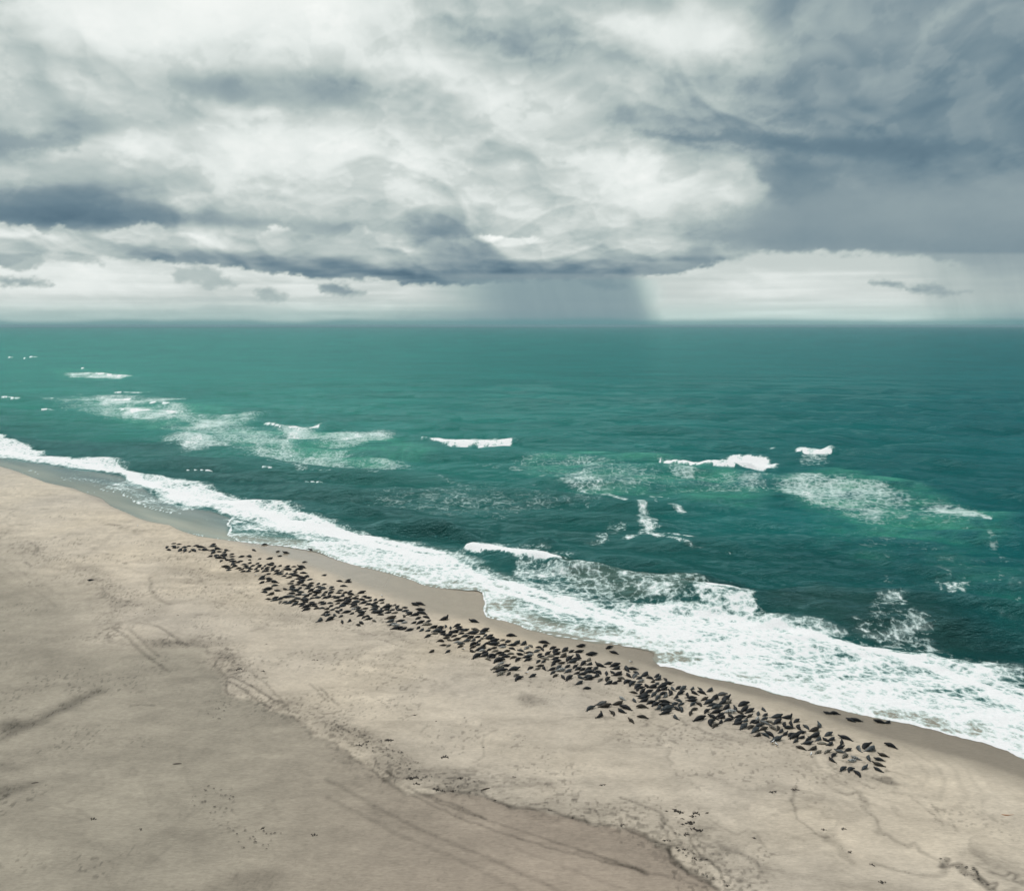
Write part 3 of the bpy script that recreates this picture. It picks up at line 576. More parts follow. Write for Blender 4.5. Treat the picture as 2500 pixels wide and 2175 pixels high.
# breakers: (photo px crest line, half width m, foam, height m, photo px of the white apron)
def breaker(pts, hw, hgt, foam=1.25, lift=True):
    w_ = G(pts); SJ2 = SJ + .45 * hw * np.stack([fbm(SX / hw / 1.5, SY / hw / 1.5, 4, 381), fbm(SX / hw / 1.5, SY / hw / 1.5, 4, 383)], 1); stroke(BRK, SJ2, w_, hw * 1.0, foam, 'max', .9); stroke(FO, SJ, w_ + np.array([.3, 1.6]) * hw, hw * 2.2, .62, 'max', 1.)
    if lift:
        wl = w_ + np.array([.1, .35]) * hw; t = np.zeros(ns_); stroke(t, SP, wl, hw * 1.7, 1., 'max', 1.); return 1.35 * hgt * t
    return 0
for pts, hw, hg in [(dv([(140,752),(190,751),(247,757)]), 5.5, 1.0), (dv([(110,741),(165,741)]), 4.0, .6), (dv([(230,790),(292,790)]), 3.6, .8), (dv([(215,804),(268,804)]), 4.0, .7), (dv([(265,814),(300,813),(358,816)]), 3.4, .9), (dv([(248,828),(300,832),(362,828)]), 4.2, 1.0),
    (dv([(535,853),(560,860),(600,864),(640,862)]), 3.2, 1.0), (dv([(850,886),(900,889),(960,894),(1035,893)]), 3.0, 1.4), (dv([(1343,930),(1380,937),(1430,943),(1470,945),(1500,943)]), 3.0, 1.6), (dv([(1610,911),(1635,915),(1668,914)]), 2.3, 1.4),
    (dv([(365,945),(395,948),(420,951)]), 1.4, .6), (dv([(530,945),(548,946)]), 1.0, .5), (dv([(615,965),(650,969)]), 1.1, .6), (dv([(1138,876),(1160,878)]), 1.6, .5), (dv([(1322,923),(1332,925)]), 1.0, .4), (dv([(60,718),(70,719)]), 4, .5), (dv([(0,718),(50,721)]), 3, .3), (dv([(72,827),(95,828)]), 2.4, .5), (dv([(0,800),(30,804)]), 2.4, .4), (dv([(1550,906),(1562,907)]), 1., .3)]:
    Z += breaker(pts, hw, hg)
for pts, hw_, hg_ in [(dv([(1120,1148),(1300,1163),(1500,1183),(1700,1203),(1900,1226),(2060,1250)]), 6, 1.0), (dv([(1040,884),(1250,892),(1450,905),(1600,914)]), 9, 1.3), (dv([(560,850),(760,868),(850,880)]), 10, .8), (dv([(1560,903),(1620,908),(1800,925),(1950,940)]), 7, 1.2), (dv([(470,968),(600,972),(710,985)]), 4.5, .9), (dv([(100,889),(180,888)]), 5, 1.0),
    (dv([(700,1035),(900,1070),(1100,1105)]), 5, .7), (dv([(1060,1010),(1200,1018),(1350,1030)]), 5, .7), (dv([(400,785),(520,788)]), 10, .9), (dv([(430,910),(600,920),(700,935)]), 5, .7), (dv([(1500,1050),(1700,1075)]), 4, .5), (dv([(300,845),(420,846)]), 7, .7), (dv([(1700,1120),(1900,1155),(2060,1190)]), 5, .7), (dv([(1560,935),(1760,955),(2060,1000)]), 6, .7)]:
    t = np.zeros(ns_); stroke(t, SP + 2.0 * np.stack([np.zeros(ns_), fbm(SX / 22, SY / 22, 3, 391)], 1), G(pts), hw_ * .8, 1.); Z += 2.7 * hg_ * t ** 1.2 * (.7 + .7 * fbm(SX / 18, SY / 18, 3, 393))
t_b = breaker(dv([(950,1113),(985,1119),(1040,1130),(1085,1137),(1117,1141)]), 3.6, 1.7, 1.35); Z += t_b
for pts in [dv([(1343,929),(1380,930),(1440,925),(1490,919),(1530,921),(1568,936),(1520,946),(1480,951),(1440,949),(1390,941)]), dv([(1610,908),(1640,910),(1668,912),(1655,919),(1630,921),(1614,917)]), dv([(850,885),(900,886),(960,885),(1036,889),(1030,899),(960,900),(900,895)])]:
    region(BRK, SJ, G(pts), 1.4, .92)
# white aprons behind and ahead of the breakers
fr_(dv([(1345,928),(1420,928),(1480,920),(1540,923),(1568,937),(1520,946),(1440,946),(1380,940)]), 2.88, .66)
fr_(dv([(850,884),(920,884),(1000,880),(1036,888),(1030,900),(900,896)]), 2.88, .62)
fr_(dv([(1610,908),(1640,908),(1668,912),(1660,920),(1625,920)]), 1.44, .72)
fr_(dv([(1340,945),(1400,948),(1400,960),(1350,958)]), 1.8, .52); fr_(dv([(1608,920),(1668,920),(1665,940),(1610,938)]), 1.8, .36)
fr_(dv([(370,852),(440,838),(545,832),(520,845),(450,862),(380,865)]), 12.6, .62)
fr_(dv([(240,820),(380,812),(390,822),(350,840),(270,845),(230,835)]), 12.6, .60)
fr_(dv([(180,806),(260,797),(390,800),(300,812),(200,816)]), 7.2, .55)
fr_(dv([(610,885),(680,868),(780,872),(790,882),(720,900),(640,905)]), 10.8, .60)
fr_(dv([(540,850),(640,862),(660,880),(600,895),(560,870)]), 9.0, .56)
fr_(dv([(120,748),(270,755),(240,762),(140,760)]), 9.0, .6)
fr_(dv([(90,800),(250,790),(420,830),(560,870),(640,900),(560,930),(400,880),(250,850),(120,820)]), 14.4, .38)
fr_(dv([(310,880),(420,870),(470,900),(380,910)]), 7.2, .46); fr_(dv([(450,905),(700,905),(860,940),(700,950),(560,930)]), 7.2, .42)
fr_(dv([(960,930),(1080,915),(1250,920),(1400,950),(1560,960),(1500,1000),(1320,985),(1200,990),(1080,965)]), 8, .31)
fr_(dv([(1555,975),(1600,955),(1700,950),(1760,980),(1830,990),(1900,1005),(1960,1015),(2005,1045),(1960,1062),(1860,1055),(1780,1065),(1700,1050),(1620,1020),(1570,1000)]), 8.1, .44)
fr_(dv([(1620,975),(1720,965),(1830,995),(1800,1015),(1680,1005)]), 7.2, .50); fr_(dv([(1830,1010),(1920,1020),(1995,1050),(1920,1052),(1850,1035)]), 4.5, .70)
fs_(dv([(1825,1020),(1900,1040),(1990,1051)]), 1.3, 1.1)
for pts, hw, v in [(dv([(1205,985),(1250,1000),(1290,1025),(1312,1050),(1308,1072),(1262,1085)]), 1.8, .80), (dv([(1290,1035),(1308,1068),(1330,1085)]), 2.2, .86), (dv([(1308,1072),(1400,1092),(1480,1085)]), 1.3, .68), (dv([(1330,1085),(1400,1105),(1490,1113)]), 1.2, .62), (dv([(1210,992),(1290,995),(1345,1005)]), 1.2, .66), (dv([(1310,1000),(1345,1020),(1370,1033)]), 1.2, .72),
    (dv([(965,942),(1040,948),(1130,968),(1200,985)]), 1.5, .62), (dv([(1010,955),(1080,975),(1170,985)]), 1.4, .56), (dv([(1145,1120),(1190,1095),(1225,1068),(1250,1058)]), 3.0, .50), (dv([(1950,1060),(1985,1085),(2010,1110),(2032,1130)]), 1.2, .72), (dv([(1820,1075),(1900,1120),(1960,1150),(2060,1200)]), 2.2, .56), (dv([(1640,1070),(1700,1110),(1760,1130)]), 2.0, .54), (dv([(1780,1095),(1850,1090),(1930,1110)]), 1.5, .5),
    (dv([(1700,1015),(1760,1060),(1790,1090)]), 1.8, .55), (dv([(800,948),(880,960),(960,985)]), 1.6, .50), (dv([(720,1000),(860,995),(960,1010)]), 2.0, .42), (dv([(540,935),(640,950),(760,960)]), 2.2, .48), (dv([(620,940),(700,930),(740,960)]), 1.6, .5), (dv([(1880,1150),(1960,1180),(2060,1215)]), 2.2, .60), (dv([(1780,1140),(1840,1150),(1900,1185)]), 2.2, .56), (dv([(1640,1150),(1720,1160)]), 1.6, .48), (dv([(140,790),(200,800)]), 3, .5), (dv([(0,770),(60,765)]), 4, .4), (dv([(80,800),(130,815)]), 4, .42), (dv([(980,1112),(1050,1106),(1100,1112)]), 1.4, .6), (dv([(580,1035),(700,1060),(760,1085)]), 2.6, .62), (dv([(420,1000),(520,1020),(600,1035)]), 2.4, .6)]:
    fs_(pts, hw * 1.7, v * .66, .9, 1.8)
fr_(dv([(1720,1060),(1900,1100),(2060,1160),(2060,1270),(1960,1230),(1800,1170),(1640,1130)]), 9.0, .36)
fr_(dv([(700,1000),(1000,960),(1200,1010),(1000,1060),(800,1050)]), 10.8, .27)
FO0 = FO.copy(); offs_ = sm(30, 60, offB) * sm(185, 270, SR); MIST = 1.1 * FO0 * offs_; FO = FO * (1 - .30 * offs_)
str1 = fbm(SX / 11 + .8 * fbm(SX / 20, SY / 20, 3, 361), SY / 4.5, 5, 363, .6); blot = fbm(SX / 34, SY / 26, 4, 365)
offs = sm(45, 75, offB); ush = (SX * .77 - SY * .64)
lay = fbm(ush / 26 + .6 * str1, off / 2.4 + 1.2 * blot, 4, 367, .55)
feath = fbm(SX / 16 + 1.2 * fbm(SX / 24, SY / 24, 3, 369), SY / (3.2 * np.clip(SR / 180, 1, 3)), 5, 371, .65)
FO += np.where(FO > .05, (.18 * (WEB - .5) + (.26 + .42 * offs) * np.where(offs > .5, feath, str1) + (.16 - .08 * (1 - offs)) * blot + .15 * lay * (1 - offs)) * sm(1.55, 1.0, FO) , 0)
FO = np.where(FO0 > .05, FO + .05 * offs * sm(.35, .6, FO0) + .03 * (1 - offs), 0)
MIST = np.clip(.93 * MIST * (1.2 + .8 * feath + .7 * blot), 0, 1.1)
FO = np.maximum(FO, BRK * (1 + .95 * (fbm(SX / 2.6, SY / 2.4, 4, 397, .6) - .06) * sm(1.3, .8, BRK) + .5 * (feath - .1) * (BRK < 1.0)))
surfz = sm(45, 30, offB)
FO = np.where(FO0 > .05, FO + .02 * (1 - surfz), 0)
FO = np.where(offB < 3, FO, FO)
# milky green water churned full of air
for pts, soft, v in [(dv([(1020,930),(1150,905),(1330,915),(1480,950),(1560,985),(1500,1030),(1380,1010),(1200,985),(1080,965)]), 6, .6), (dv([(1540,960),(1700,940),(1850,985),(2020,1040),(2030,1080),(1900,1100),(1750,1080),(1600,1010)]), 6, .85), (dv([(430,860),(640,870),(800,880),(880,910),(760,940),(600,930),(460,900)]), 7, .7),
    (dv([(150,800),(400,810),(520,840),(420,880),(250,860)]), 9, .5), (dv([(1880,1080),(2060,1130),(2060,1260),(1900,1180)]), 8, .28), (dv([(1640,1040),(1820,1070),(1760,1130),(1660,1100)]), 6, .35), (dv([(100,740),(260,745),(260,765),(120,765)]), 10, .4)]: fr_(pts, soft, v, AER)
AER = np.clip(AER + .5 * sm(.45, 1., FO) * sm(6, 20, off), 0, 1) * (.55 + .9 * fbm(SX / 18, SY / 7, 5, 331, .6) + .3 * (WEB - .4))
AER = np.clip(AER, 0, 1)
for pts, soft, v in [(cr(1250,1300,1.648,[(180,120),(320,140),(560,180),(700,180),(820,240),(640,260),(420,250),(250,220)]), 2.5, .9), (dv([(640,1060),(780,1080),(900,1110),(1000,1150),(800,1110)]), 3, .5), (cr(1250,1300,1.648,[(1000,260),(1300,260),(1700,330),(1900,440),(1500,420),(1100,350)]), 4, .15)]: fr_(pts, soft, v, MUD)
# water colour
WAVE_SHADE = np.zeros(ns_)  # dark look of the wave faces, painted into the water colour
for pts, soft, v in [(dv([(1115,1135),(1300,1150),(1500,1180),(1900,1225),(2060,1290),(2060,1375),(1900,1310),(1750,1280),(1600,1235),(1450,1195),(1250,1172)]), 5, .48), (dv([(240,885),(330,890),(500,960),(700,990),(1000,1080),(1100,1115),(900,1085),(600,1010),(300,920)]), 9, .30), (dv([(1000,1000),(1250,1010),(1350,1060),(1200,1100),(1000,1060)]), 8, .28), (dv([(1350,1120),(1600,1100),(1900,1160),(1700,1170)]), 7, .15)]: fr_(pts, soft, v, WAVE_SHADE)
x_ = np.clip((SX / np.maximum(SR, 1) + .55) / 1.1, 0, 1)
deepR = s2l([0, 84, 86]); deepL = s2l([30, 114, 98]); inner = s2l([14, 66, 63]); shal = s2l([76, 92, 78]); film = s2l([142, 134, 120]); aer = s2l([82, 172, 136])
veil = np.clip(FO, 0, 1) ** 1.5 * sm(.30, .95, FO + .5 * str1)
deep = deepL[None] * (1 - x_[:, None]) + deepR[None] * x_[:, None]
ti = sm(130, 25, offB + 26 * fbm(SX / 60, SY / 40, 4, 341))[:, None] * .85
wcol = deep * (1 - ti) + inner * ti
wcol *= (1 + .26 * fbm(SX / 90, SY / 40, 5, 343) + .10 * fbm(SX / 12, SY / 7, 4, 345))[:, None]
wcol = wcol * (1 - WAVE_SHADE[:, None] * (.8 + .5 * fbm(SX / 20, SY / 9, 4, 347))[:, None])
wcol = wcol * (1 - AER[:, None] * .68) + aer * AER[:, None] * .68
wcol = wcol * (1 - MUD[:, None] * .7) + shal * MUD[:, None] * .7
sh1 = sm(16, 5, off)[:, None]; wcol = wcol * (1 - sh1) + shal * sh1
sh2 = sm(9, 3.5, off)[:, None]; wcol = wcol * (1 - sh2) + film * sh2
leftfilm = np.zeros(ns_); region(leftfilm, SP, G([(-300,1040),(0,1117),(87,1130),(194,1148),(301,1165),(340,1186),(364,1204),(447,1243),(515,1250),(560,1262),(570,1270),(556,1290),(556,1304),(560,1325),(485,1320),(369,1285),(209,1215),(0,1145),(-300,1080)]), 1.0, 1.)
wcol = wcol * (1 - .55 * veil[:, None]) + s2l([214, 224, 222]) * .55 * veil[:, None]
fl_ = fbm((SX * .77 - SY * .64) / 30, (SX * .64 + SY * .77) / 4, 5, 395)[:, None]; fe_ = sm(3, 15, off)[:, None]
wcol = wcol * (1 - leftfilm[:, None]) + (s2l([150, 140, 124]) * (1 - fe_) + s2l([120, 117, 111]) * fe_) * (1 + .32 * fl_) * leftfilm[:, None]
# swash sheet lies on the sand
shl = sm(10, 3, np.minimum(off, offB + 4))
Zs = np.where(off < 26, np.maximum(Zt[sea] + .025, Z * sm(4, 26, off) + .10 * FO.clip(0, 1) * sm(0, 8, off)), Z)
Zs = Zs + .10 * sm(.7, 1.1, FO) * (fbm(SX / .8, SY / .8, 3, 351) + .4) * sm(.5, 5, off)
Zfull = np.zeros(len(P)); Zfull[sea] = Zs
def full1(v, d=0.):
    r = np.full((len(P),) + v.shape[1:], d, float); r[sea] = v; return r
edge = off + .35 * fbm(SX / 1.3, SY / 1.3, 4, 353) + .12
m_, t_ = newmat('sea_water'); k = t_.links.new
o_ = N(t_, 'ShaderNodeOutputMaterial'); fb = N(t_, 'ShaderNodeBsdfPrincipled'); mx1 = N(t_, 'ShaderNodeMixShader'); mx2 = N(t_, 'ShaderNodeMixShader'); trn = N(t_, 'ShaderNodeBsdfTransparent')
A = {a: N(t_, 'ShaderNodeAttribute', attribute_name=a) for a in ('water', 'foam', 'edge', 'calm', 'mist')}
gm = N(t_, 'ShaderNodeNewGeometry')
def mapping(sx, sy, rot=0):
    m = N(t_, 'ShaderNodeMapping'); m.inputs['Scale'].default_value = (sx, sy, 1); m.inputs['Rotation'].default_value = (0, 0, rot); k(gm.outputs['Position'], m.inputs[0]); return m
def noise(mp_, sc_, det, ro=.55, dist=0):
    t = N(t_, 'ShaderNodeTexNoise'); t.inputs['Scale'].default_value = sc_; t.inputs['Detail'].default_value = det; t.inputs['Roughness'].default_value = ro; t.inputs['Distortion'].default_value = dist; k(mp_.outputs[0], t.inputs['Vector']); return t
def math_(op, a, b, clamp=False):
    m = N(t_, 'ShaderNodeMath', operation=op); m.use_clamp = clamp
    for i, x in enumerate((a, b)):
        if hasattr(x, 'links') or hasattr(x, 'default_value'): k(x, m.inputs[i])
        else: m.inputs[i].default_value = x
    return m.outputs[0]
mw = mapping(.55, 1.25, .12)
c1n = noise(mw, .14, 6, .62); c2n = noise(mw, .6, 6, .65)
m3 = mapping(.16, 1.0, -.10); c3n = noise(m3, .045, 5, .6); c4n = noise(mw, .028, 4, .6)
hh0 = math_('ADD', math_('MULTIPLY', c1n.outputs['Fac'], 2.3), math_('MULTIPLY', c2n.outputs['Fac'], .8))
hh = math_('ADD', hh0, math_('ADD', math_('MULTIPLY', c3n.outputs['Fac'], 3.6), math_('MULTIPLY', c4n.outputs['Fac'], 1.6)))
bpw = N(t_, 'ShaderNodeBump'); bpw.inputs['Distance'].default_value = 1.0; k(hh, bpw.inputs['Height'])
bs_ = N(t_, 'ShaderNodeMapRange'); bs_.inputs[3].default_value = 1.0; bs_.inputs[4].default_value = .05; k(A['calm'].outputs['Fac'], bs_.inputs[0]); k(bs_.outputs[0], bpw.inputs['Strength'])
wd_ = N(t_, 'ShaderNodeBsdfDiffuse'); wg_ = N(t_, 'ShaderNodeBsdfGlossy'); wfr = N(t_, 'ShaderNodeFresnel'); wfr.inputs['IOR'].default_value = 1.33
k(A['water'].outputs['Color'], wd_.inputs['Color']); wg_.inputs['Roughness'].default_value = .08; wg_.inputs['Color'].default_value = (.50, .90, .93, 1)
for n_ in (wd_, wg_, wfr): k(bpw.outputs[0], n_.inputs['Normal'])
wfa = N(t_, 'ShaderNodeMapRange'); wfa.inputs[3].default_value = .37; wfa.inputs[4].default_value = .5; k(A['calm'].outputs['Fac'], wfa.inputs[0])
wm_ = N(t_, 'ShaderNodeMixShader'); k(math_('MINIMUM', math_('MULTIPLY', wfr.outputs[0], .95), wfa.outputs[0]), wm_.inputs[0]); k(wd_.outputs[0], wm_.inputs[1]); k(wg_.outputs[0], wm_.inputs[2])
# foam lace
mf = mapping(1, 1, .25); wr = noise(mf, .5, 4, .6)
va = N(t_, 'ShaderNodeVectorMath', operation='SCALE'); k(wr.outputs['Color'], va.inputs[0]); va.inputs['Scale'].default_value = 2.4
vb = N(t_, 'ShaderNodeVectorMath', operation='ADD'); k(mf.outputs[0], vb.inputs[0]); k(va.outputs[0], vb.inputs[1])
def voro(s):
    v = N(t_, 'ShaderNodeTexVoronoi', feature='DISTANCE_TO_EDGE'); v.inputs['Scale'].default_value = s; k(vb.outputs[0], v.inputs['Vector']); return v.outputs['Distance']
v1 = math_('MULTIPLY', voro(.42), 1.5); v2 = math_('MULTIPLY', voro(1.15), 1.5)
vv = math_('MINIMUM', v1, math_('ADD', v2, .18))
nn = noise(mf, .9, 7, .68)
thr = math_('ADD', math_('MULTIPLY', vv, .62), math_('MULTIPLY', nn.outputs['Fac'], .95))
diff = math_('SUBTRACT', A['foam'].outputs['Fac'], thr)
fm = N(t_, 'ShaderNodeMapRange', interpolation_type='SMOOTHSTEP'); fm.inputs[1].default_value = -.14; fm.inputs[2].default_value = .22; k(diff, fm.inputs[0])
fn = noise(mf, 2.2, 5, .6); fr1 = N(t_, 'ShaderNodeMapRange'); fr1.inputs[3].default_value = .66; fr1.inputs[4].default_value = .95; k(fn.outputs['Fac'], fr1.inputs[0])
cmb = N(t_, 'ShaderNodeCombineColor'); k(fr1.outputs[0], cmb.inputs[0]); k(fr1.outputs[0], cmb.inputs[1]); k(fr1.outputs[0], cmb.inputs[2])
thk = N(t_, 'ShaderNodeMapRange', interpolation_type='SMOOTHSTEP'); thk.inputs[1].default_value = .02; thk.inputs[2].default_value = .30; k(diff, thk.inputs[0])
fmx = N(t_, 'ShaderNodeMixRGB'); k(thk.outputs[0], fmx.inputs[0]); fmx.inputs[1].default_value = (.58, .71, .68, 1); k(cmb.outputs[0], fmx.inputs[2]); k(fmx.outputs[0], fb.inputs['Base Color'])
fb.inputs['Roughness'].default_value = .8; bf = N(t_, 'ShaderNodeBump'); bf.inputs['Distance'].default_value = .25; bf.inputs['Strength'].default_value = .8; k(nn.outputs['Fac'], bf.inputs['Height']); k(bf.outputs[0], fb.inputs['Normal'])
mst = mapping(.42, 1.0, .10); msn0 = noise(mst, .55, 9, .74, .5); msn = N(t_, 'ShaderNodeMath', operation='SUBTRACT'); k(msn0.outputs['Fac'], msn.inputs[0]); k(math_('MULTIPLY', math_('SUBTRACT', vv, .22), .45), msn.inputs[1])
mso = N(t_, 'ShaderNodeMapRange', interpolation_type='SMOOTHSTEP'); mso.inputs[1].default_value = .38; mso.inputs[2].default_value = 1.05; mso.inputs[4].default_value = .85
k(math_('ADD', A['mist'].outputs['Fac'], math_('MULTIPLY', math_('SUBTRACT', msn.outputs[0], .5), 1.6)), mso.inputs[0])
msk = N(t_, 'ShaderNodeMapRange'); msk.inputs[2].default_value = .12; k(A['mist'].outputs['Fac'], msk.inputs[0])
k(math_('MAXIMUM', fm.outputs[0], math_('MULTIPLY', mso.outputs[0], msk.outputs[0])), mx1.inputs[0]); k(wm_.outputs[0], mx1.inputs[1]); k(fb.outputs[0], mx1.inputs[2])
er = N(t_, 'ShaderNodeMapRange'); er.inputs[1].default_value = 0; er.inputs[2].default_value = .12; k(A['edge'].outputs['Fac'], er.inputs[0])
k(er.outputs[0], mx2.inputs[0]); k(trn.outputs[0], mx2.inputs[1]); k(mx1.outputs[0], mx2.inputs[2]); k(mx2.outputs[0], o_.inputs[0])
calm = np.clip(sm(14, 5, off) + leftfilm, 0, 1)
tag(sub('sea', D_F < 3, Zfull, {'water': full1(wcol), 'foam': full1(FO), 'edge': full1(edge, -5.), 'calm': full1(calm), 'mist': full1(MIST)}, m_), kind='structure')
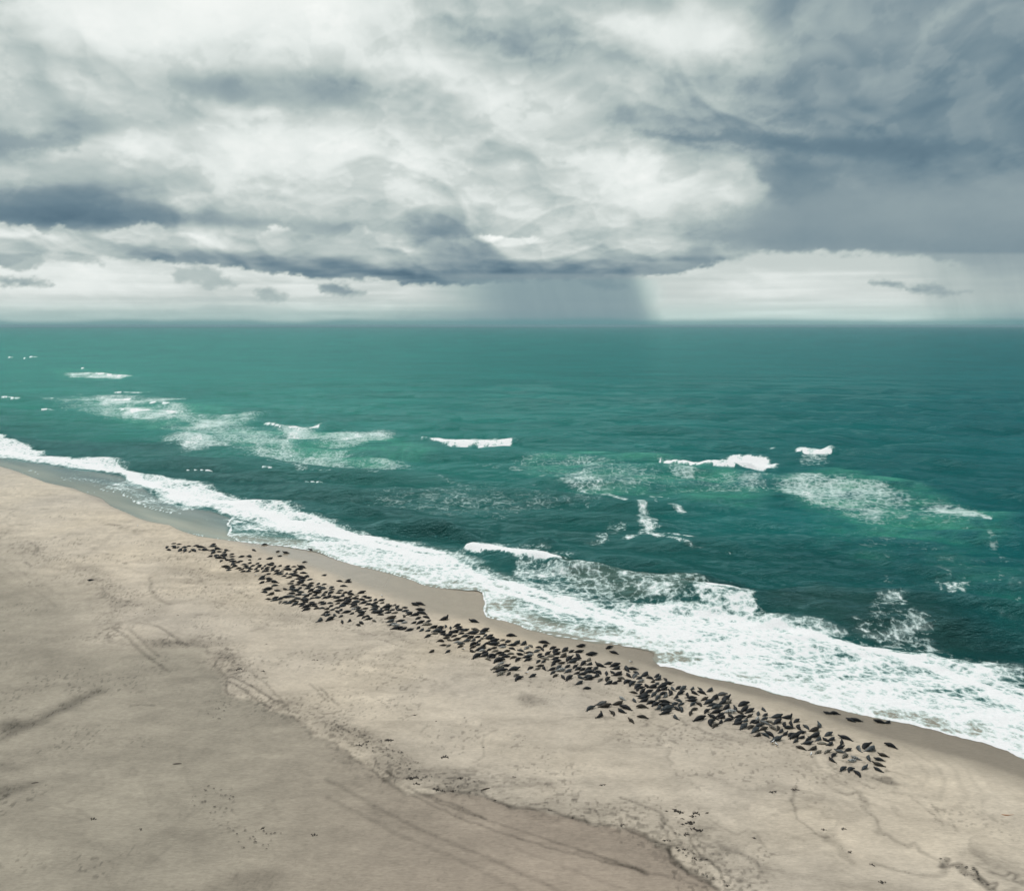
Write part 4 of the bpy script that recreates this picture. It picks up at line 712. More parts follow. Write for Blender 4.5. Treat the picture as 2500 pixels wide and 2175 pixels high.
# ------------------------------------------------------------------ seals
SEALS = {
'A': (390,1310,8.24, """320,130,240,140,d;335,150,440,148,d;170,190,110,235,d;222,270,148,258,k;320,180,235,190,d;310,245,275,180,k;385,195,345,225,t;605,185,565,190,d;560,200,430,225,g;460,245,370,302,d;550,230,470,320,d;630,280,580,315,d;635,255,740,297,d;795,175,675,185,d;730,205,900,215,k;770,245,830,265,d;840,270,990,265,d;930,235,860,250,d;1130,140,1030,160,k;1150,185,990,200,g;1085,225,1220,260,k;1140,260,995,285,k;1130,285,1030,350,d;1245,300,1140,300,d;1290,260,1375,285,d;1340,300,1270,320,g;1500,335,1400,365,k;1350,340,1255,345,d;1395,380,1200,370,k;1310,395,1250,380,k;1080,375,965,410,k;1190,370,1085,370,g;1140,400,1100,385,d;1110,430,1270,420,k;1350,435,1250,425,k;1270,465,1195,505,d;1400,400,1510,395,d;1400,450,1510,445,d;1310,465,1420,470,k;1545,490,1390,500,d;1680,485,1560,500,d;1600,510,1520,520,k;1500,515,1445,575,d;1440,555,1530,560,d;1710,385,1580,415,d;1850,410,1770,385,d;1830,470,1790,460,t;1855,510,1775,545,d;1860,255,1925,290,d;1570,580,1440,605,k;1240,605,1400,595,b;1315,630,1450,625,d;1335,675,1440,660,g;1645,615,1525,650,b;1750,545,1640,560,g;1790,575,1680,590,d;1780,600,1680,630,k;1680,640,1610,670,b;1840,610,1750,640,g;1910,570,1830,595,k;1855,640,1780,665,k;1730,680,1620,710,k;1840,685,1720,700,d;2045,430,1970,460,t"""),
'B': (620,1360,8.24, """395,20,245,42,k;110,108,30,145,d;155,145,65,170,d;145,175,70,205,k;60,225,15,250,d;110,260,20,292,k;415,115,320,112,d;330,130,240,150,d;415,150,290,165,k;240,150,200,195,g;190,200,135,245,k;310,195,230,215,k;300,235,210,245,k;285,270,230,285,k;220,265,160,300,d;455,160,395,205,d;425,200,330,240,k;420,240,320,280,d;570,155,485,190,d;520,255,395,290,k;605,275,500,300,d;540,300,400,340,k;600,330,460,350,g;345,320,235,350,d;740,170,615,200,k;845,185,760,190,d;870,180,1045,212,k;775,250,595,240,d;995,240,830,240,k;870,260,780,285,d;870,295,780,325,k;925,310,1060,322,d;680,310,640,345,g;820,330,690,340,g;655,370,550,385,d;920,360,740,370,k;770,395,640,415,b;1115,390,1035,370,d;980,385,860,390,k;1070,415,900,420,k;960,440,840,430,k;1185,430,1065,462,g;815,465,740,490,d,1;1045,460,880,490,d;1000,515,860,510,k;930,540,820,555,d;800,520,665,535,t;1215,510,1095,530,b;1325,515,1270,550,g;1460,525,1355,560,d;1065,555,935,565,k;1205,565,1050,575,d;820,550,715,600,k;840,595,720,605,k;830,630,690,650,g;960,600,890,640,d;930,660,755,680,g;1150,605,1010,640,d;1220,640,1075,695,k;1350,580,1235,600,g;1430,600,1290,620,g;1460,620,1320,640,g;1370,660,1215,680,d;1610,585,1500,625,g;1620,635,1520,655,d;1490,680,1395,725,k;1600,680,1480,740,d;240,370,100,440,d;240,420,110,455,d;355,450,235,430,k;345,470,230,490,k;225,480,105,532,k;335,480,470,515,k;345,575,490,560,d;575,620,665,660,b;385,625,190,660,d;400,660,530,675,d;275,700,165,690,d;425,705,280,770,b;330,840,250,835,b;500,790,360,840,d;500,840,350,875,g;600,800,470,860,d;720,800,560,800,d;660,775,830,795,g;550,870,495,930,t;680,880,560,925,g;790,900,630,935,g;700,885,870,880,b;905,900,765,975,g;840,720,690,725,k;1010,700,860,700,g;970,740,820,760,d;1035,745,980,755,p;1350,720,1170,700,k;1130,750,1000,800,k;1180,710,1070,760,k;1280,740,1160,780,k;1350,800,1200,820,g;1200,800,1110,845,d;950,825,800,830,g;1100,845,950,840,g;1105,865,945,875,k;1440,740,1350,780,d;1460,790,1395,825,k;1560,760,1460,830,k;1800,652,1675,680,g;1760,710,1650,720,k;1640,780,1560,800,d;1750,790,1600,835,d;965,105,1065,90,k;1465,355,1370,370,d;1660,470,1785,490,k;1955,445,1850,470,d;1975,495,1820,500,k;1730,570,1870,582,d;1800,850,1630,890,k;1725,905,1660,940,b"""),
'C': (620,1430,8.24, """1080,315,985,330,k;1220,320,1100,335,d;1040,355,890,365,k;1000,375,905,415,d;1270,365,1100,370,k;1150,400,970,430,k;1290,400,1160,400,k;1430,310,1285,350,k;1470,330,1330,385,d;1570,335,1495,345,g;1590,380,1505,425,k;1850,380,1700,415,g;1700,430,1645,440,g;1310,430,1200,465,b;1420,430,1310,450,g;1140,445,970,490,k;1490,450,1460,465,b;1620,460,1540,490,g;1780,460,1720,505,d;1650,490,1720,550,k;1525,510,1410,540,k;1450,570,1365,580,d;1530,555,1410,615,g;1600,550,1640,610,g;1625,625,1460,703,k;1800,580,1705,635,d;1380,640,1305,730,g,1;1770,680,1780,755,k;1950,660,1910,730,k,1"""),
'D': (830,1420,8.24, """250,170,170,205,d;140,200,70,230,b;130,235,285,260,k;100,250,10,310,d;525,195,345,240,k;395,260,300,300,t;230,285,165,315,b;150,300,75,345,k;380,330,220,335,k;250,345,110,355,d;510,360,370,350,k;100,350,0,390,k;240,380,80,390,k;410,400,250,400,g;210,420,20,450,k;350,435,195,445,k;350,450,205,500,k;120,465,0,500,d;550,280,430,305,k;640,320,490,320,d;640,360,575,390,g;560,390,400,445,d;740,340,685,380,d;905,350,760,385,d;780,400,650,440,k;630,430,500,470,d;740,470,600,460,d;800,490,640,500,d;905,400,800,440,t;380,490,270,500,t;410,510,320,535,d;310,530,250,550,p;565,525,445,545,k;435,550,300,590,k;770,530,610,555,g;780,575,640,600,d;910,600,640,630,k;890,650,750,660,k;850,530,795,580,g;1060,490,850,520,k;1000,435,905,475,t;1130,445,1065,485,t;1180,480,1110,550,d;1015,540,880,570,d;1110,550,990,575,d;1040,600,900,635,d;1270,550,1130,580,d;1365,520,1240,515,d;1390,575,1240,595,g;1445,605,1310,620,g;1175,605,1045,635,t;520,625,345,610,d;490,650,340,685,k;230,590,45,625,k;300,610,200,660,k,1;520,680,440,735,k;590,690,530,685,k;660,725,505,760,k;720,800,650,765,t;460,850,390,800,k;410,880,330,850,b;1290,660,1305,715,b,1;1470,620,1340,670,k;1630,640,1420,685,k;1560,605,1740,650,k;1705,580,1525,550,k;1440,430,1570,480,k;1530,420,1690,465,k;1150,705,930,750,b;1110,760,945,825,g;1315,775,1140,795,d;1360,800,1230,830,p;1160,830,985,875,g;1205,875,1020,870,p;1265,915,1040,950,k;1360,915,1195,970,k;1490,940,1330,985,d;1630,705,1510,755,k;1550,790,1435,848,k;1700,780,1540,848,k;1675,690,1810,730,k;1835,765,1725,810,d;1860,850,1660,860,t;1610,890,1550,945,k;1695,930,1605,1000,g;1825,955,1725,1000,g"""),
'E': (1030,1500,8.24, """555,60,375,120,k;945,120,1130,148,k;1690,415,1880,420,k;330,225,165,280,k;440,240,320,245,k;440,275,290,280,k;420,325,220,330,g;480,200,485,262,g;578,232,575,290,d;780,195,645,245,k;820,245,670,270,k;845,285,690,300,k;770,320,580,370,k;615,310,530,370,k;955,295,790,330,g;990,280,1150,318,t;850,360,735,390,k;500,330,345,375,k,1;490,385,360,400,d;325,375,190,380,t;190,390,65,462,d;630,395,460,430,d;560,455,420,475,b;690,405,610,440,b;460,525,310,520,b,-1;580,520,500,490,t;790,470,625,515,b;955,415,790,445,g;1150,365,915,380,d;1360,295,1170,350,k;1300,365,1145,390,g;1310,390,1240,440,g;1445,410,1310,450,k;1465,475,1280,480,k;1050,430,910,480,k;1185,430,1065,460,k;1080,480,1015,530,g;1180,505,1120,550,d;1225,460,1180,500,t;990,505,825,540,g;775,540,655,560,p;865,570,705,590,g;830,610,720,655,b;470,605,395,615,b;570,595,490,650,t;570,705,480,765,d;240,710,170,760,b;1120,555,950,615,k,-1;1175,580,1085,620,d;1065,625,975,670,b;960,700,1040,760,b;1365,550,1255,590,k;1300,600,1180,665,k;1290,670,1080,715,k;1270,690,1145,740,p;1560,510,1370,530,k;1570,590,1330,600,k;1660,500,1575,520,t;1785,520,1660,560,d;1715,600,1540,630,k;1700,640,1550,660,p;1500,650,1400,680,b;1380,680,1325,720,k;1530,715,1420,740,t;1990,540,1850,595,g;1930,605,1735,615,d;1755,660,1880,695,k;1920,700,2055,735,g;1755,720,1665,740,b;1660,760,1480,778,k;1860,775,1710,785,t;1700,790,1550,810,k;1780,830,1600,850,k;1880,835,1795,870,b;1895,780,2045,810,k;1985,860,1870,935,k;1200,780,1015,880,k;1350,770,1200,860,k;1300,735,1210,770,k;1490,800,1295,860,k,-1;1500,830,1370,880,k,1;1370,900,1310,880,t;1675,895,1420,940,k,-1;1660,950,1530,1000,p;1790,1020,1600,1030,k"""),
'F': (1180,1550,8.24, """875,135,775,210,d;940,200,985,240,t;930,230,815,280,p;1110,130,1320,155,k;1055,235,1180,250,k;1290,190,1190,240,k;1160,255,1215,315,k;1145,295,1010,345,g;1010,355,840,355,k;1010,380,870,390,p;980,425,800,450,d;980,470,820,510,k;1165,365,1095,410,d;1350,340,1230,405,k;1230,415,1100,445,k;1410,420,1290,430,t;1330,480,1170,455,t;1140,485,1065,560,d;1255,490,1175,555,d;995,625,895,685,k;1210,600,1090,620,b;1150,640,1045,695,t;1200,620,1230,695,k;420,650,175,675,t;490,700,240,735,k;420,735,260,820,t;745,670,510,690,d;550,730,475,810,b;710,770,595,830,t,-1;790,825,615,905,k,-1;1065,785,935,845,d"""),
'G': (1340,1560,8.24, """145,155,10,200,k;195,200,60,275,k,-1;240,270,80,315,k;100,330,0,345,t;385,180,275,260,d;505,220,395,270,k;710,240,515,260,k;540,290,630,370,k;360,295,245,380,b;470,355,335,430,k;215,365,70,410,k;250,425,65,450,k;135,460,45,530,k;340,460,190,495,b;660,395,460,400,k;590,440,395,465,g;570,155,740,118,k;750,320,970,290,k;1150,190,1270,140,k;1220,240,1390,290,k;850,380,765,455,t;740,440,650,530,k;885,470,780,530,d,1;920,485,1110,565,k;1280,475,1120,500,g;1435,505,1240,550,k;1450,560,1300,615,d,1;250,520,150,600,g;145,570,0,630,k;120,635,40,695,d;345,600,160,640,p;465,605,330,670,g;430,510,320,585,k;580,505,475,580,k;650,555,525,625,d;735,575,620,635,k;865,560,730,635,k;985,550,890,625,d;630,645,520,705,k;900,640,700,665,g;950,665,870,660,d;950,620,1075,690,k,1;780,690,600,705,d;870,735,705,765,g;910,765,730,815,k;185,700,70,760,b;245,715,320,805,k;465,730,345,825,k;565,730,695,805,g;690,835,560,915,d;840,975,695,985,k;1020,690,930,770,d;1080,780,985,850,t;1155,635,1160,725,d;1230,630,1340,710,d;1485,665,1320,740,k;1210,755,1135,840,k;1530,545,1590,655,d;1580,580,1780,610,k;1715,640,1805,695,d;1550,675,1640,770,k;1770,695,1680,770,g;1390,760,1530,790,t,1;1285,835,1160,910,d;1390,850,1275,905,k;1460,810,1380,850,b;1645,825,1485,880,d,-1;1725,845,1605,935,d"""),
'H': (1540,1630,8.24, """355,100,240,180,d;240,180,120,225,d;330,180,450,215,k,1;580,120,490,195,d;620,185,500,255,g;270,240,135,290,p;485,240,415,300,b;570,290,480,340,g;685,205,730,270,k,1;860,320,655,300,d;210,320,65,405,d;275,380,120,410,k;140,400,130,450,k;265,320,370,400,k;540,350,375,410,k;740,345,550,390,k;745,390,610,450,k;280,430,185,515,k;440,440,290,500,k;590,410,520,490,k;800,370,880,470,g;1000,370,910,435,d;1110,375,1000,445,g;720,480,570,540,d;780,445,835,560,k,1;1070,470,930,530,d;520,495,405,570,g;740,520,670,610,g;600,540,495,640,g;950,535,900,615,d;1010,665,930,635,g;345,520,200,545,k;390,570,145,580,k;330,560,185,620,d;360,615,200,690,k;120,500,0,475,b;35,600,100,700,g;480,660,320,725,k;580,695,415,755,k;560,660,795,695,k;100,770,320,780,b;590,745,560,850,g,1;570,735,825,765,k;880,785,595,845,g;880,770,960,860,d;970,760,1060,885,g;820,865,610,925,k;850,930,930,1050,g,-1;120,960,325,995,b;1270,385,1225,440,g,1;1195,455,1345,545,k;1355,390,1460,470,d,1;1340,460,1520,525,k;1650,405,1560,490,g;1120,490,1150,575,k;1330,600,1120,595,k;1345,650,1140,660,k;915,700,850,730,g;1045,700,975,740,g;1300,690,1190,755,g;1360,700,1415,750,b,1;1555,590,1430,650,b;1330,800,1215,850,b;1225,860,1180,950,b;1575,820,1470,905,k;1505,970,1290,1060,k;1540,920,1745,1035,k;1675,660,1480,710,d"""),
'I': (1690,1670,8.24, """705,190,490,210,g;520,230,420,320,k;520,400,320,425,d;600,435,385,475,g;770,255,600,300,d;690,320,570,405,d;795,330,670,390,t;750,415,655,510,k;850,440,890,550,d;885,550,650,550,p;610,530,395,570,k;650,585,500,660,k;675,640,540,690,k;825,690,640,725,d;1140,370,915,435,k;1120,455,990,555,k;1240,490,1090,575,k;905,525,1015,590,b;725,590,820,670,d;410,690,325,830,k,-1;525,780,400,865,b;600,710,560,800,k;1090,640,860,650,k;1210,600,1100,665,b;1000,670,850,770,d;1020,750,855,810,k;1120,690,1035,760,g;1265,700,1175,780,k;1100,790,980,905,g;1235,820,1115,890,b;1330,740,1265,780,k;1440,800,1260,840,g;1340,720,1570,820,g;1340,870,1210,975,g;1520,860,1360,920,b;1380,975,1290,1050,b;1390,970,1560,1060,g;1450,945,1660,1050,k;1330,540,1325,630,g;1330,650,1300,710,p;1385,455,1475,550,g;1520,580,1430,640,d;1505,660,1410,700,g;1510,720,1640,780,t;1570,840,1690,915,t"""),
'J': (1860,1710,8.24, """430,300,205,340,g;640,330,425,355,k,1;750,370,655,435,d;385,375,255,470,k;445,425,450,510,k;560,400,600,510,k;420,530,635,545,d;325,505,340,590,b;420,560,365,650,d;710,470,745,590,k,-1;830,475,960,575,g;1135,435,1190,555,g;1165,560,980,615,b;895,625,700,640,d;515,620,430,705,k;620,640,535,700,d;770,680,560,745,k;870,700,755,770,d;720,770,655,835,d;410,745,210,800,g;1175,660,1005,740,k;985,740,900,790,k;1035,840,825,860,d;1180,740,1115,805,g;1215,740,1345,830,k;1110,845,1295,860,t;1415,640,1275,710,g;1470,740,1365,800,d;1430,830,1345,905,d;1525,700,1805,785,d;1280,230,1360,260,d;1350,240,1540,255,k;1710,350,1840,415,d;1780,350,2005,420,k;1610,790,1610,890,k;1655,920,1505,955,k;1790,960,1690,1010,k;705,915,855,970,b;1110,915,985,1005,b;1185,1000,1090,1060,t;1390,985,1250,1040,t;1450,995,1665,1040,g"""),
'K': (1960,1780,8.24, """1090,310,1135,445,g,-1;1335,285,1185,380,k,-1;1455,360,1305,450,g;1630,265,1890,375,k;660,470,575,545,k;515,555,630,660,k;880,505,815,565,t;1010,550,1100,595,p;920,630,1080,625,p;1300,515,1330,625,g;1435,580,1610,615,d;1520,490,1690,540,b;1390,670,1630,740,b;1415,740,1595,860,d;860,740,755,830,g;1000,765,900,825,d,-1;1040,820,1175,945,k;1290,730,1210,800,g"""),
'L': (1420,1690,8.24, """765,80,850,150,p;255,265,90,355,g;510,195,310,255,g;600,250,375,295,b;845,190,640,255,b;765,260,1000,345,k;425,395,345,520,k,1;600,380,660,440,b,1;715,320,860,420,d;950,520,1040,600,b;1130,465,1315,500,b"""),
'M': (380,1300,4.12, """1205,195,1250,185,k;1275,198,1340,208,k;1225,240,1275,232,k;1060,120,1125,118,k;1540,165,1580,182,k"""),
'N': (0,1100,2.06, """445,651,464,650,k"""),
'O': (1760,1680,4.12, """1700,330,1665,350,d;1530,315,1650,350,k"""),
}
# a seal: one loft along a bent spine, fore flippers and split hind flippers grown from the same skin
def seal_mesh(name, bend, head, roll):
    prof = [(0.0,.028,.026,.105),(.02,.046,.042,.108),(.055,.060,.056,.115),(.095,.068,.066,.118),(.14,.076,.072,.112),(.20,.102,.092,.105),(.29,.128,.112,.112),(.40,.150,.125,.120),(.52,.152,.122,.116),(.64,.132,.105,.100),(.75,.108,.082,.076),(.85,.072,.054,.050),(.92,.046,.032,.032)]
    nseg = 12; V = []; Fc = []
    def spine(s):
        t = (s - .45); ang = bend * t * 1.9
        # arc of constant curvature
        x = t if abs(bend) < 1e-3 else math.sin(ang) / (bend * 1.9)
        y = 0 if abs(bend) < 1e-3 else (1 - math.cos(ang)) / (bend * 1.9)
        return x, y, ang
    def pt(s, lat, z):
        x, y, a = spine(s); return (-(x) + lat * math.sin(a), y + lat * math.cos(a) if False else y + lat * math.cos(a), z)
    for s, rw_, rh, zc in prof:
        lift = head * max(0, .24 - s) ** 1.3 * .8
        for j in range(nseg):
            a = 2 * math.pi * j / nseg; c_, s_ = math.cos(a), math.sin(a)
            z = zc + lift + rh * s_
            if z < .012: z = .012 + .1 * (z - .012)
            V.append(pt(s, rw_ * c_, z))
    for i in range(len(prof) - 1):
        for j in range(nseg):
            a = i * nseg + j; b = i * nseg + (j + 1) % nseg; Fc.append((a, b, b + nseg, a + nseg))
    Fc.append(tuple(range(nseg - 1, -1, -1)))
    last = (len(prof) - 1) * nseg
    def blade(root_idx, pts, th):
        n0 = len(V)
        for (s, lat, z) in pts: V.append(pt(s, lat, z + th))
        for (s, lat, z) in pts: V.append(pt(s, lat, z - th))
        m = len(pts); Fc.append(tuple(range(n0, n0 + m))); Fc.append(tuple(range(n0 + 2 * m - 1, n0 + m - 1, -1)))
        for a in range(m):
            b = (a + 1) % m; Fc.append((n0 + a, n0 + m + a, n0 + m + b, n0 + b))
    for sd_ in (-1, 1):                                       # hind flippers
        blade(0, [(.90, 0.0, .03), (.90, sd_ * .03, .032), (.965, sd_ * .062, .03), (1.03, sd_ * .085, .024), (1.045, sd_ * .045, .022), (.97, sd_ * .012, .028)], .009)
        up_ = .06 if (roll and sd_ == roll) else 0           # fore flippers, one raised when rolled on the side
        blade(0, [(.26, sd_ * .10, .07 + up_), (.33, sd_ * .13, .06 + up_), (.41, sd_ * (.175 - up_), .035 + up_ * 1.6), (.44, sd_ * (.185 - up_), .022 + up_ * 2), (.38, sd_ * (.185 - up_), .022 + up_ * 2), (.30, sd_ * .155, .04 + up_)], .010)
    # closing cap at tail
    Fc.append(tuple(last + j for j in range(nseg)))
    for sd_ in (-1, 1):                                       # eyes: small dark studs
        n0 = len(V); x0, l0, z0 = .07, sd_ * .047, .140 + head * .17 ** 1.3 * .8
        for d_ in ((-.008, 0, 0), (0, 0, .008), (.008, 0, 0), (0, 0, -.008), (0, sd_ * .006, 0)): V.append(pt(x0 + d_[0], l0 + d_[1], z0 + d_[2]))
        for a in range(4): Fc.append((n0 + a, n0 + (a + 1) % 4, n0 + 4))
    me = bpy.data.meshes.new(name); me.from_pydata(V, [], Fc); me.update()
    for p in me.polygons: p.use_smooth = True
    # back / belly mask and blotches come from the shape itself
    a = me.attributes.new('belly', 'FLOAT', 'POINT')
    vals = []
    for v in V:
        bz = .6 * max(0, min(1, (.05 - v[2]) / .05)); 
        if roll: bz = max(bz, max(0, min(1, (roll * v[1] - (roll * (bend * .25 * (v[0] ** 2))) - .01) / .05)))
        vals.append(bz)
    a.data.foreach_set('value', vals)
    return me
def seal_mat(name, c1, c2, belly, mottle, sc_=9.0):
    m, t = newmat(name); k = t.links.new; b = N(t, 'ShaderNodeBsdfPrincipled'); o = N(t, 'ShaderNodeOutputMaterial')
    tc = N(t, 'ShaderNodeTexCoord'); oi = N(t, 'ShaderNodeObjectInfo'); va = N(t, 'ShaderNodeVectorMath', operation='ADD'); k(tc.outputs['Object'], va.inputs[0]); k(oi.outputs['Location'], va.inputs[1])
    n = N(t, 'ShaderNodeTexNoise'); n.inputs['Scale'].default_value = sc_; n.inputs['Detail'].default_value = 4; k(va.outputs[0], n.inputs['Vector'])
    r = N(t, 'ShaderNodeValToRGB'); r.color_ramp.elements[0].position = .5 - mottle; r.color_ramp.elements[0].color = (*c1, 1); r.color_ramp.elements[1].position = .5 + mottle * 1.1; r.color_ramp.elements[1].color = (*c2, 1); k(n.outputs['Fac'], r.inputs[0])
    at = N(t, 'ShaderNodeAttribute', attribute_name='belly'); mx = N(t, 'ShaderNodeMixRGB'); mu = N(t, 'ShaderNodeMath', operation='MULTIPLY'); mu.inputs[1].default_value = .75; k(at.outputs['Fac'], mu.inputs[0]); k(mu.outputs[0], mx.inputs[0]); k(r.outputs[0], mx.inputs[1]); mx.inputs[2].default_value = (*belly, 1)
    hv = N(t, 'ShaderNodeHueSaturation'); mr = N(t, 'ShaderNodeMapRange'); mr.inputs[3].default_value = .45; mr.inputs[4].default_value = .95; k(oi.outputs['Random'], mr.inputs[0]); k(mr.outputs[0], hv.inputs['Value']); k(mx.outputs[0], hv.inputs['Color']); k(hv.outputs[0], b.inputs['Base Color'])
    b.inputs['Roughness'].default_value = .6; b.inputs['Specular IOR Level'].default_value = .22; k(b.outputs[0], o.inputs[0]); return m
SM = {'k': seal_mat('black_fur', (.007, .008, .009), (.018, .020, .023), (.03, .03, .03), .18),
      'd': seal_mat('charcoal_fur', (.011, .014, .017), (.032, .037, .041), (.10, .10, .10), .18),
      'g': seal_mat('slate_grey_fur', (.018, .024, .028), (.075, .088, .093), (.22, .225, .22), .14),
      'b': seal_mat('brown_fur', (.020, .016, .012), (.060, .052, .040), (.15, .12, .09), .16),
      't': seal_mat('mottled_tan_fur', (.035, .032, .026), (.27, .245, .20), (.36, .33, .27), .08, 12),
      'p': seal_mat('pale_fur', (.10, .11, .11), (.60, .60, .57), (.62, .61, .57), .09, 10)}
SHADE = {'k': 'black', 'd': 'charcoal', 'g': 'slate grey', 'b': 'dark brown', 't': 'mottled tan', 'p': 'whitish'}
protos = {}
def get_seal(shade, bend, head, roll):
    key = (shade, bend, head, roll)
    if key not in protos:
        me = seal_mesh('seal', bend, head, roll); me.materials.append(SM[shade]); protos[key] = me
    return protos[key]
rs_ = random.Random(12)
recs = []
for src, (ox, oy, s, txt) in SEALS.items():
    for it in txt.split(';'):
        f = it.strip().split(','); x1, y1, x2, y2 = map(float, f[:4]); sh = f[4]; bd = int(f[5]) if len(f) > 5 else 0
        recs.append([(ox + x1 / s, oy + y1 / s), (ox + x2 / s, oy + y2 / s), sh, bd, src])
h0 = place([r[0] for r in recs], .22); h1 = place([r[1] for r in recs], .12)
mid_px = np.array([((r[0][0] + r[1][0]) / 2, (r[0][1] + r[1][1]) / 2) for r in recs])
ctr = place(mid_px, .15)
DD = landward(ctr[:, :2], np.vstack([F_ext[:4], ground(DRY_PX), F_ext[-4:]]), np.vstack([F_ext[:4], ground(DRY_PX), F_ext[-4:], [[9000, -16000], [-16000, -16000]]]))
items = []
for i, r in enumerate(recs):
    d = h0[i, :2] - h1[i, :2]; d[1] *= .80 if abs(d[1]) > abs(d[0]) * .6 else .95
    Ls = float(np.hypot(*d)); Ls = min(max(Ls * 1.15, 1.5), 2.6)
    a = math.atan2(d[1], d[0]); bend = {0: rs_.choice([-.35, 0, 0, .35, .6, -.6]), 1: .95, -1: -.95}[r[3]]
    head = rs_.choice([0, 0, 0, 0, 1]); roll = rs_.choice([0, 0, 0, 1, -1]) if r[2] in 'gtp' else 0
    dist = math.sqrt(ctr[i, 0] ** 2 + ctr[i, 1] ** 2 + CAM_H ** 2)
    items.append(dict(i=i, L=Ls, a=a, bend=bend, head=head, roll=roll, sh=r[2], src=r[4], b=r[3], size=Ls / dist, raw=r))
items.sort(key=lambda q: -q['size'])
big = items[:300]; rest = items[300:]
lone = [q for q in rest if DD[q['i']] < 2.0 or q['src'] in 'MN']      # scattered single animals stay individuals
swap = [q for q in big if q['src'] in 'AB' and q not in lone]
# tone = width to length fatness
def put(q):
    me = get_seal(q['sh'], q['bend'], q['head'], q['roll'])
    o = bpy.data.objects.new('seal', me); C.objects.link(o); x, y, _ = ctr[q['i']]
    z = float(terrain(np.array([[x, y]]))[0]); fat = rs_.uniform(.92, 1.18)
    o.location = (x, y, z + .02); o.rotation_euler = (0, 0, q['a']); o.scale = (q['L'], q['L'] * fat, q['L'] * fat * .96)
    return o
GROUP = 'grey seals hauled out on the beach'
def heading(a):
    d = math.degrees(a) % 360
    return ['facing right', 'facing up right', 'facing seaward', 'facing up left', 'facing left', 'facing down left', 'facing inland', 'facing down right'][int(((d + 22.5) % 360) // 45)]
section = [(480,'of far left tip'),(620,'of narrow far end'),(740,'of far dense crowd'),(860,'of crowd beside thin swash'),(960,'right of far crowd'),(1060,'before first middle knot'),(1160,'of first middle knot'),(1260,'of mid herd'),(1350,'of loose middle rows'),(1440,'just below foam notch'),(1530,'past foam notch'),(1620,'entering near dense cluster'),(1700,'of near dense cluster'),(1790,'right of near cluster'),(1880,'of near herd'),(1980,'of last tight rows'),(2080,'of thinning right end'),(3000,'of scattered right tip')]
special = {}
labels = {}
for q in big + lone:
    i = q['i']; u, v = mid_px[i]; sec = next(s for x, s in section if u < x)
    below = v - np.interp(u, [400, 700, 1000, 1300, 1600, 1900, 2200], [1350, 1455, 1535, 1625, 1690, 1775, 1860])
    edge = 'seaward edge' if below < -22 else ('inland edge' if below > 30 else ('upper row' if below < 0 else 'lower row'))
    pose = {1: 'curled', -1: 'curled'}.get(q['b'], '')
    size = 'large' if q['L'] > 2.0 else ('small' if q['L'] < 1.45 else '')
    lab = ' '.join(f"{size} {pose} {SHADE[q['sh']]} seal {heading(q['a'])}, {edge} {sec}".split())
    if DD[i] < 1.0: lab = ' '.join(f"{size} {pose} {SHADE[q['sh']]} seal on wet sand {heading(q['a'])}, above {sec.replace('of ', '')}".split())
    labels.setdefault(lab, []).append(q)
for lab, qs in labels.items():
    if len(qs) > 1:                                             # tell equals apart by their order across the photo
        qs.sort(key=lambda q: mid_px[q['i']][0])
        names = ['leftmost', 'second from left', 'third from left', 'fourth from left', 'fifth from left', 'sixth from left', 'seventh from left', 'eighth from left']
        for j, q in enumerate(qs): q['label'] = f"{lab}, {'rightmost' if j == len(qs) - 1 else names[min(j, 7)]}"
    else: qs[0]['label'] = lab
for q in big + lone:
    if q['src'] == 'N': q['label'] = 'lone black seal far inland on the grey sand, left of the herd'
    u = mid_px[q['i']]
    tag(put(q), q['label'], 'seal', GROUP)
# the smallest and farthest of the crowd, as one object
loneset = {q['i'] for q in lone}; VS, FS, MI, base_n = [], [], [], 0
mats = [SM[c] for c in 'kdgbtp']; mi = {c: j for j, c in enumerate('kdgbtp')}; BL = []
for q in rest:
    if q['i'] in loneset: continue
    me = get_seal(q['sh'], q['bend'], 0, 0); n = len(me.vertices); co = np.empty(n * 3, np.float32); me.vertices.foreach_get('co', co); co = co.reshape(-1, 3)
    x, y, _ = ctr[q['i']]; z = float(terrain(np.array([[x, y]]))[0]); c_, s_ = math.cos(q['a']), math.sin(q['a']); L_ = q['L']; fat = rs_.uniform(.98, 1.2)
    X = co[:, 0] * L_; Y = co[:, 1] * L_ * fat; VS.append(np.column_stack([X * c_ - Y * s_ + x, X * s_ + Y * c_ + y, co[:, 2] * L_ * fat + z - .03]))
    b = np.empty(n, np.float32); me.attributes['belly'].data.foreach_get('value', b); BL.append(b)
    for p in me.polygons: FS.append([base_n + w_ for w_ in p.vertices]); MI.append(mi[q['sh']])
    base_n += n
if VS:
    me = bpy.data.meshes.new('seals'); me.from_pydata(np.vstack(VS).tolist(), [], FS); me.update()
    for m in mats: me.materials.append(m)
    me.polygons.foreach_set('material_index', MI); me.polygons.foreach_set('use_smooth', [True] * len(MI))
    a = me.attributes.new('belly', 'FLOAT', 'POINT'); a.data.foreach_set('value', np.concatenate(BL))
    tag(obj('seal_crowd', me), 'small dark seals packed among the others at the far end of the herd', 'seals', GROUP, 'stuff')
print('seals', len(big), len(lone), len(rest))

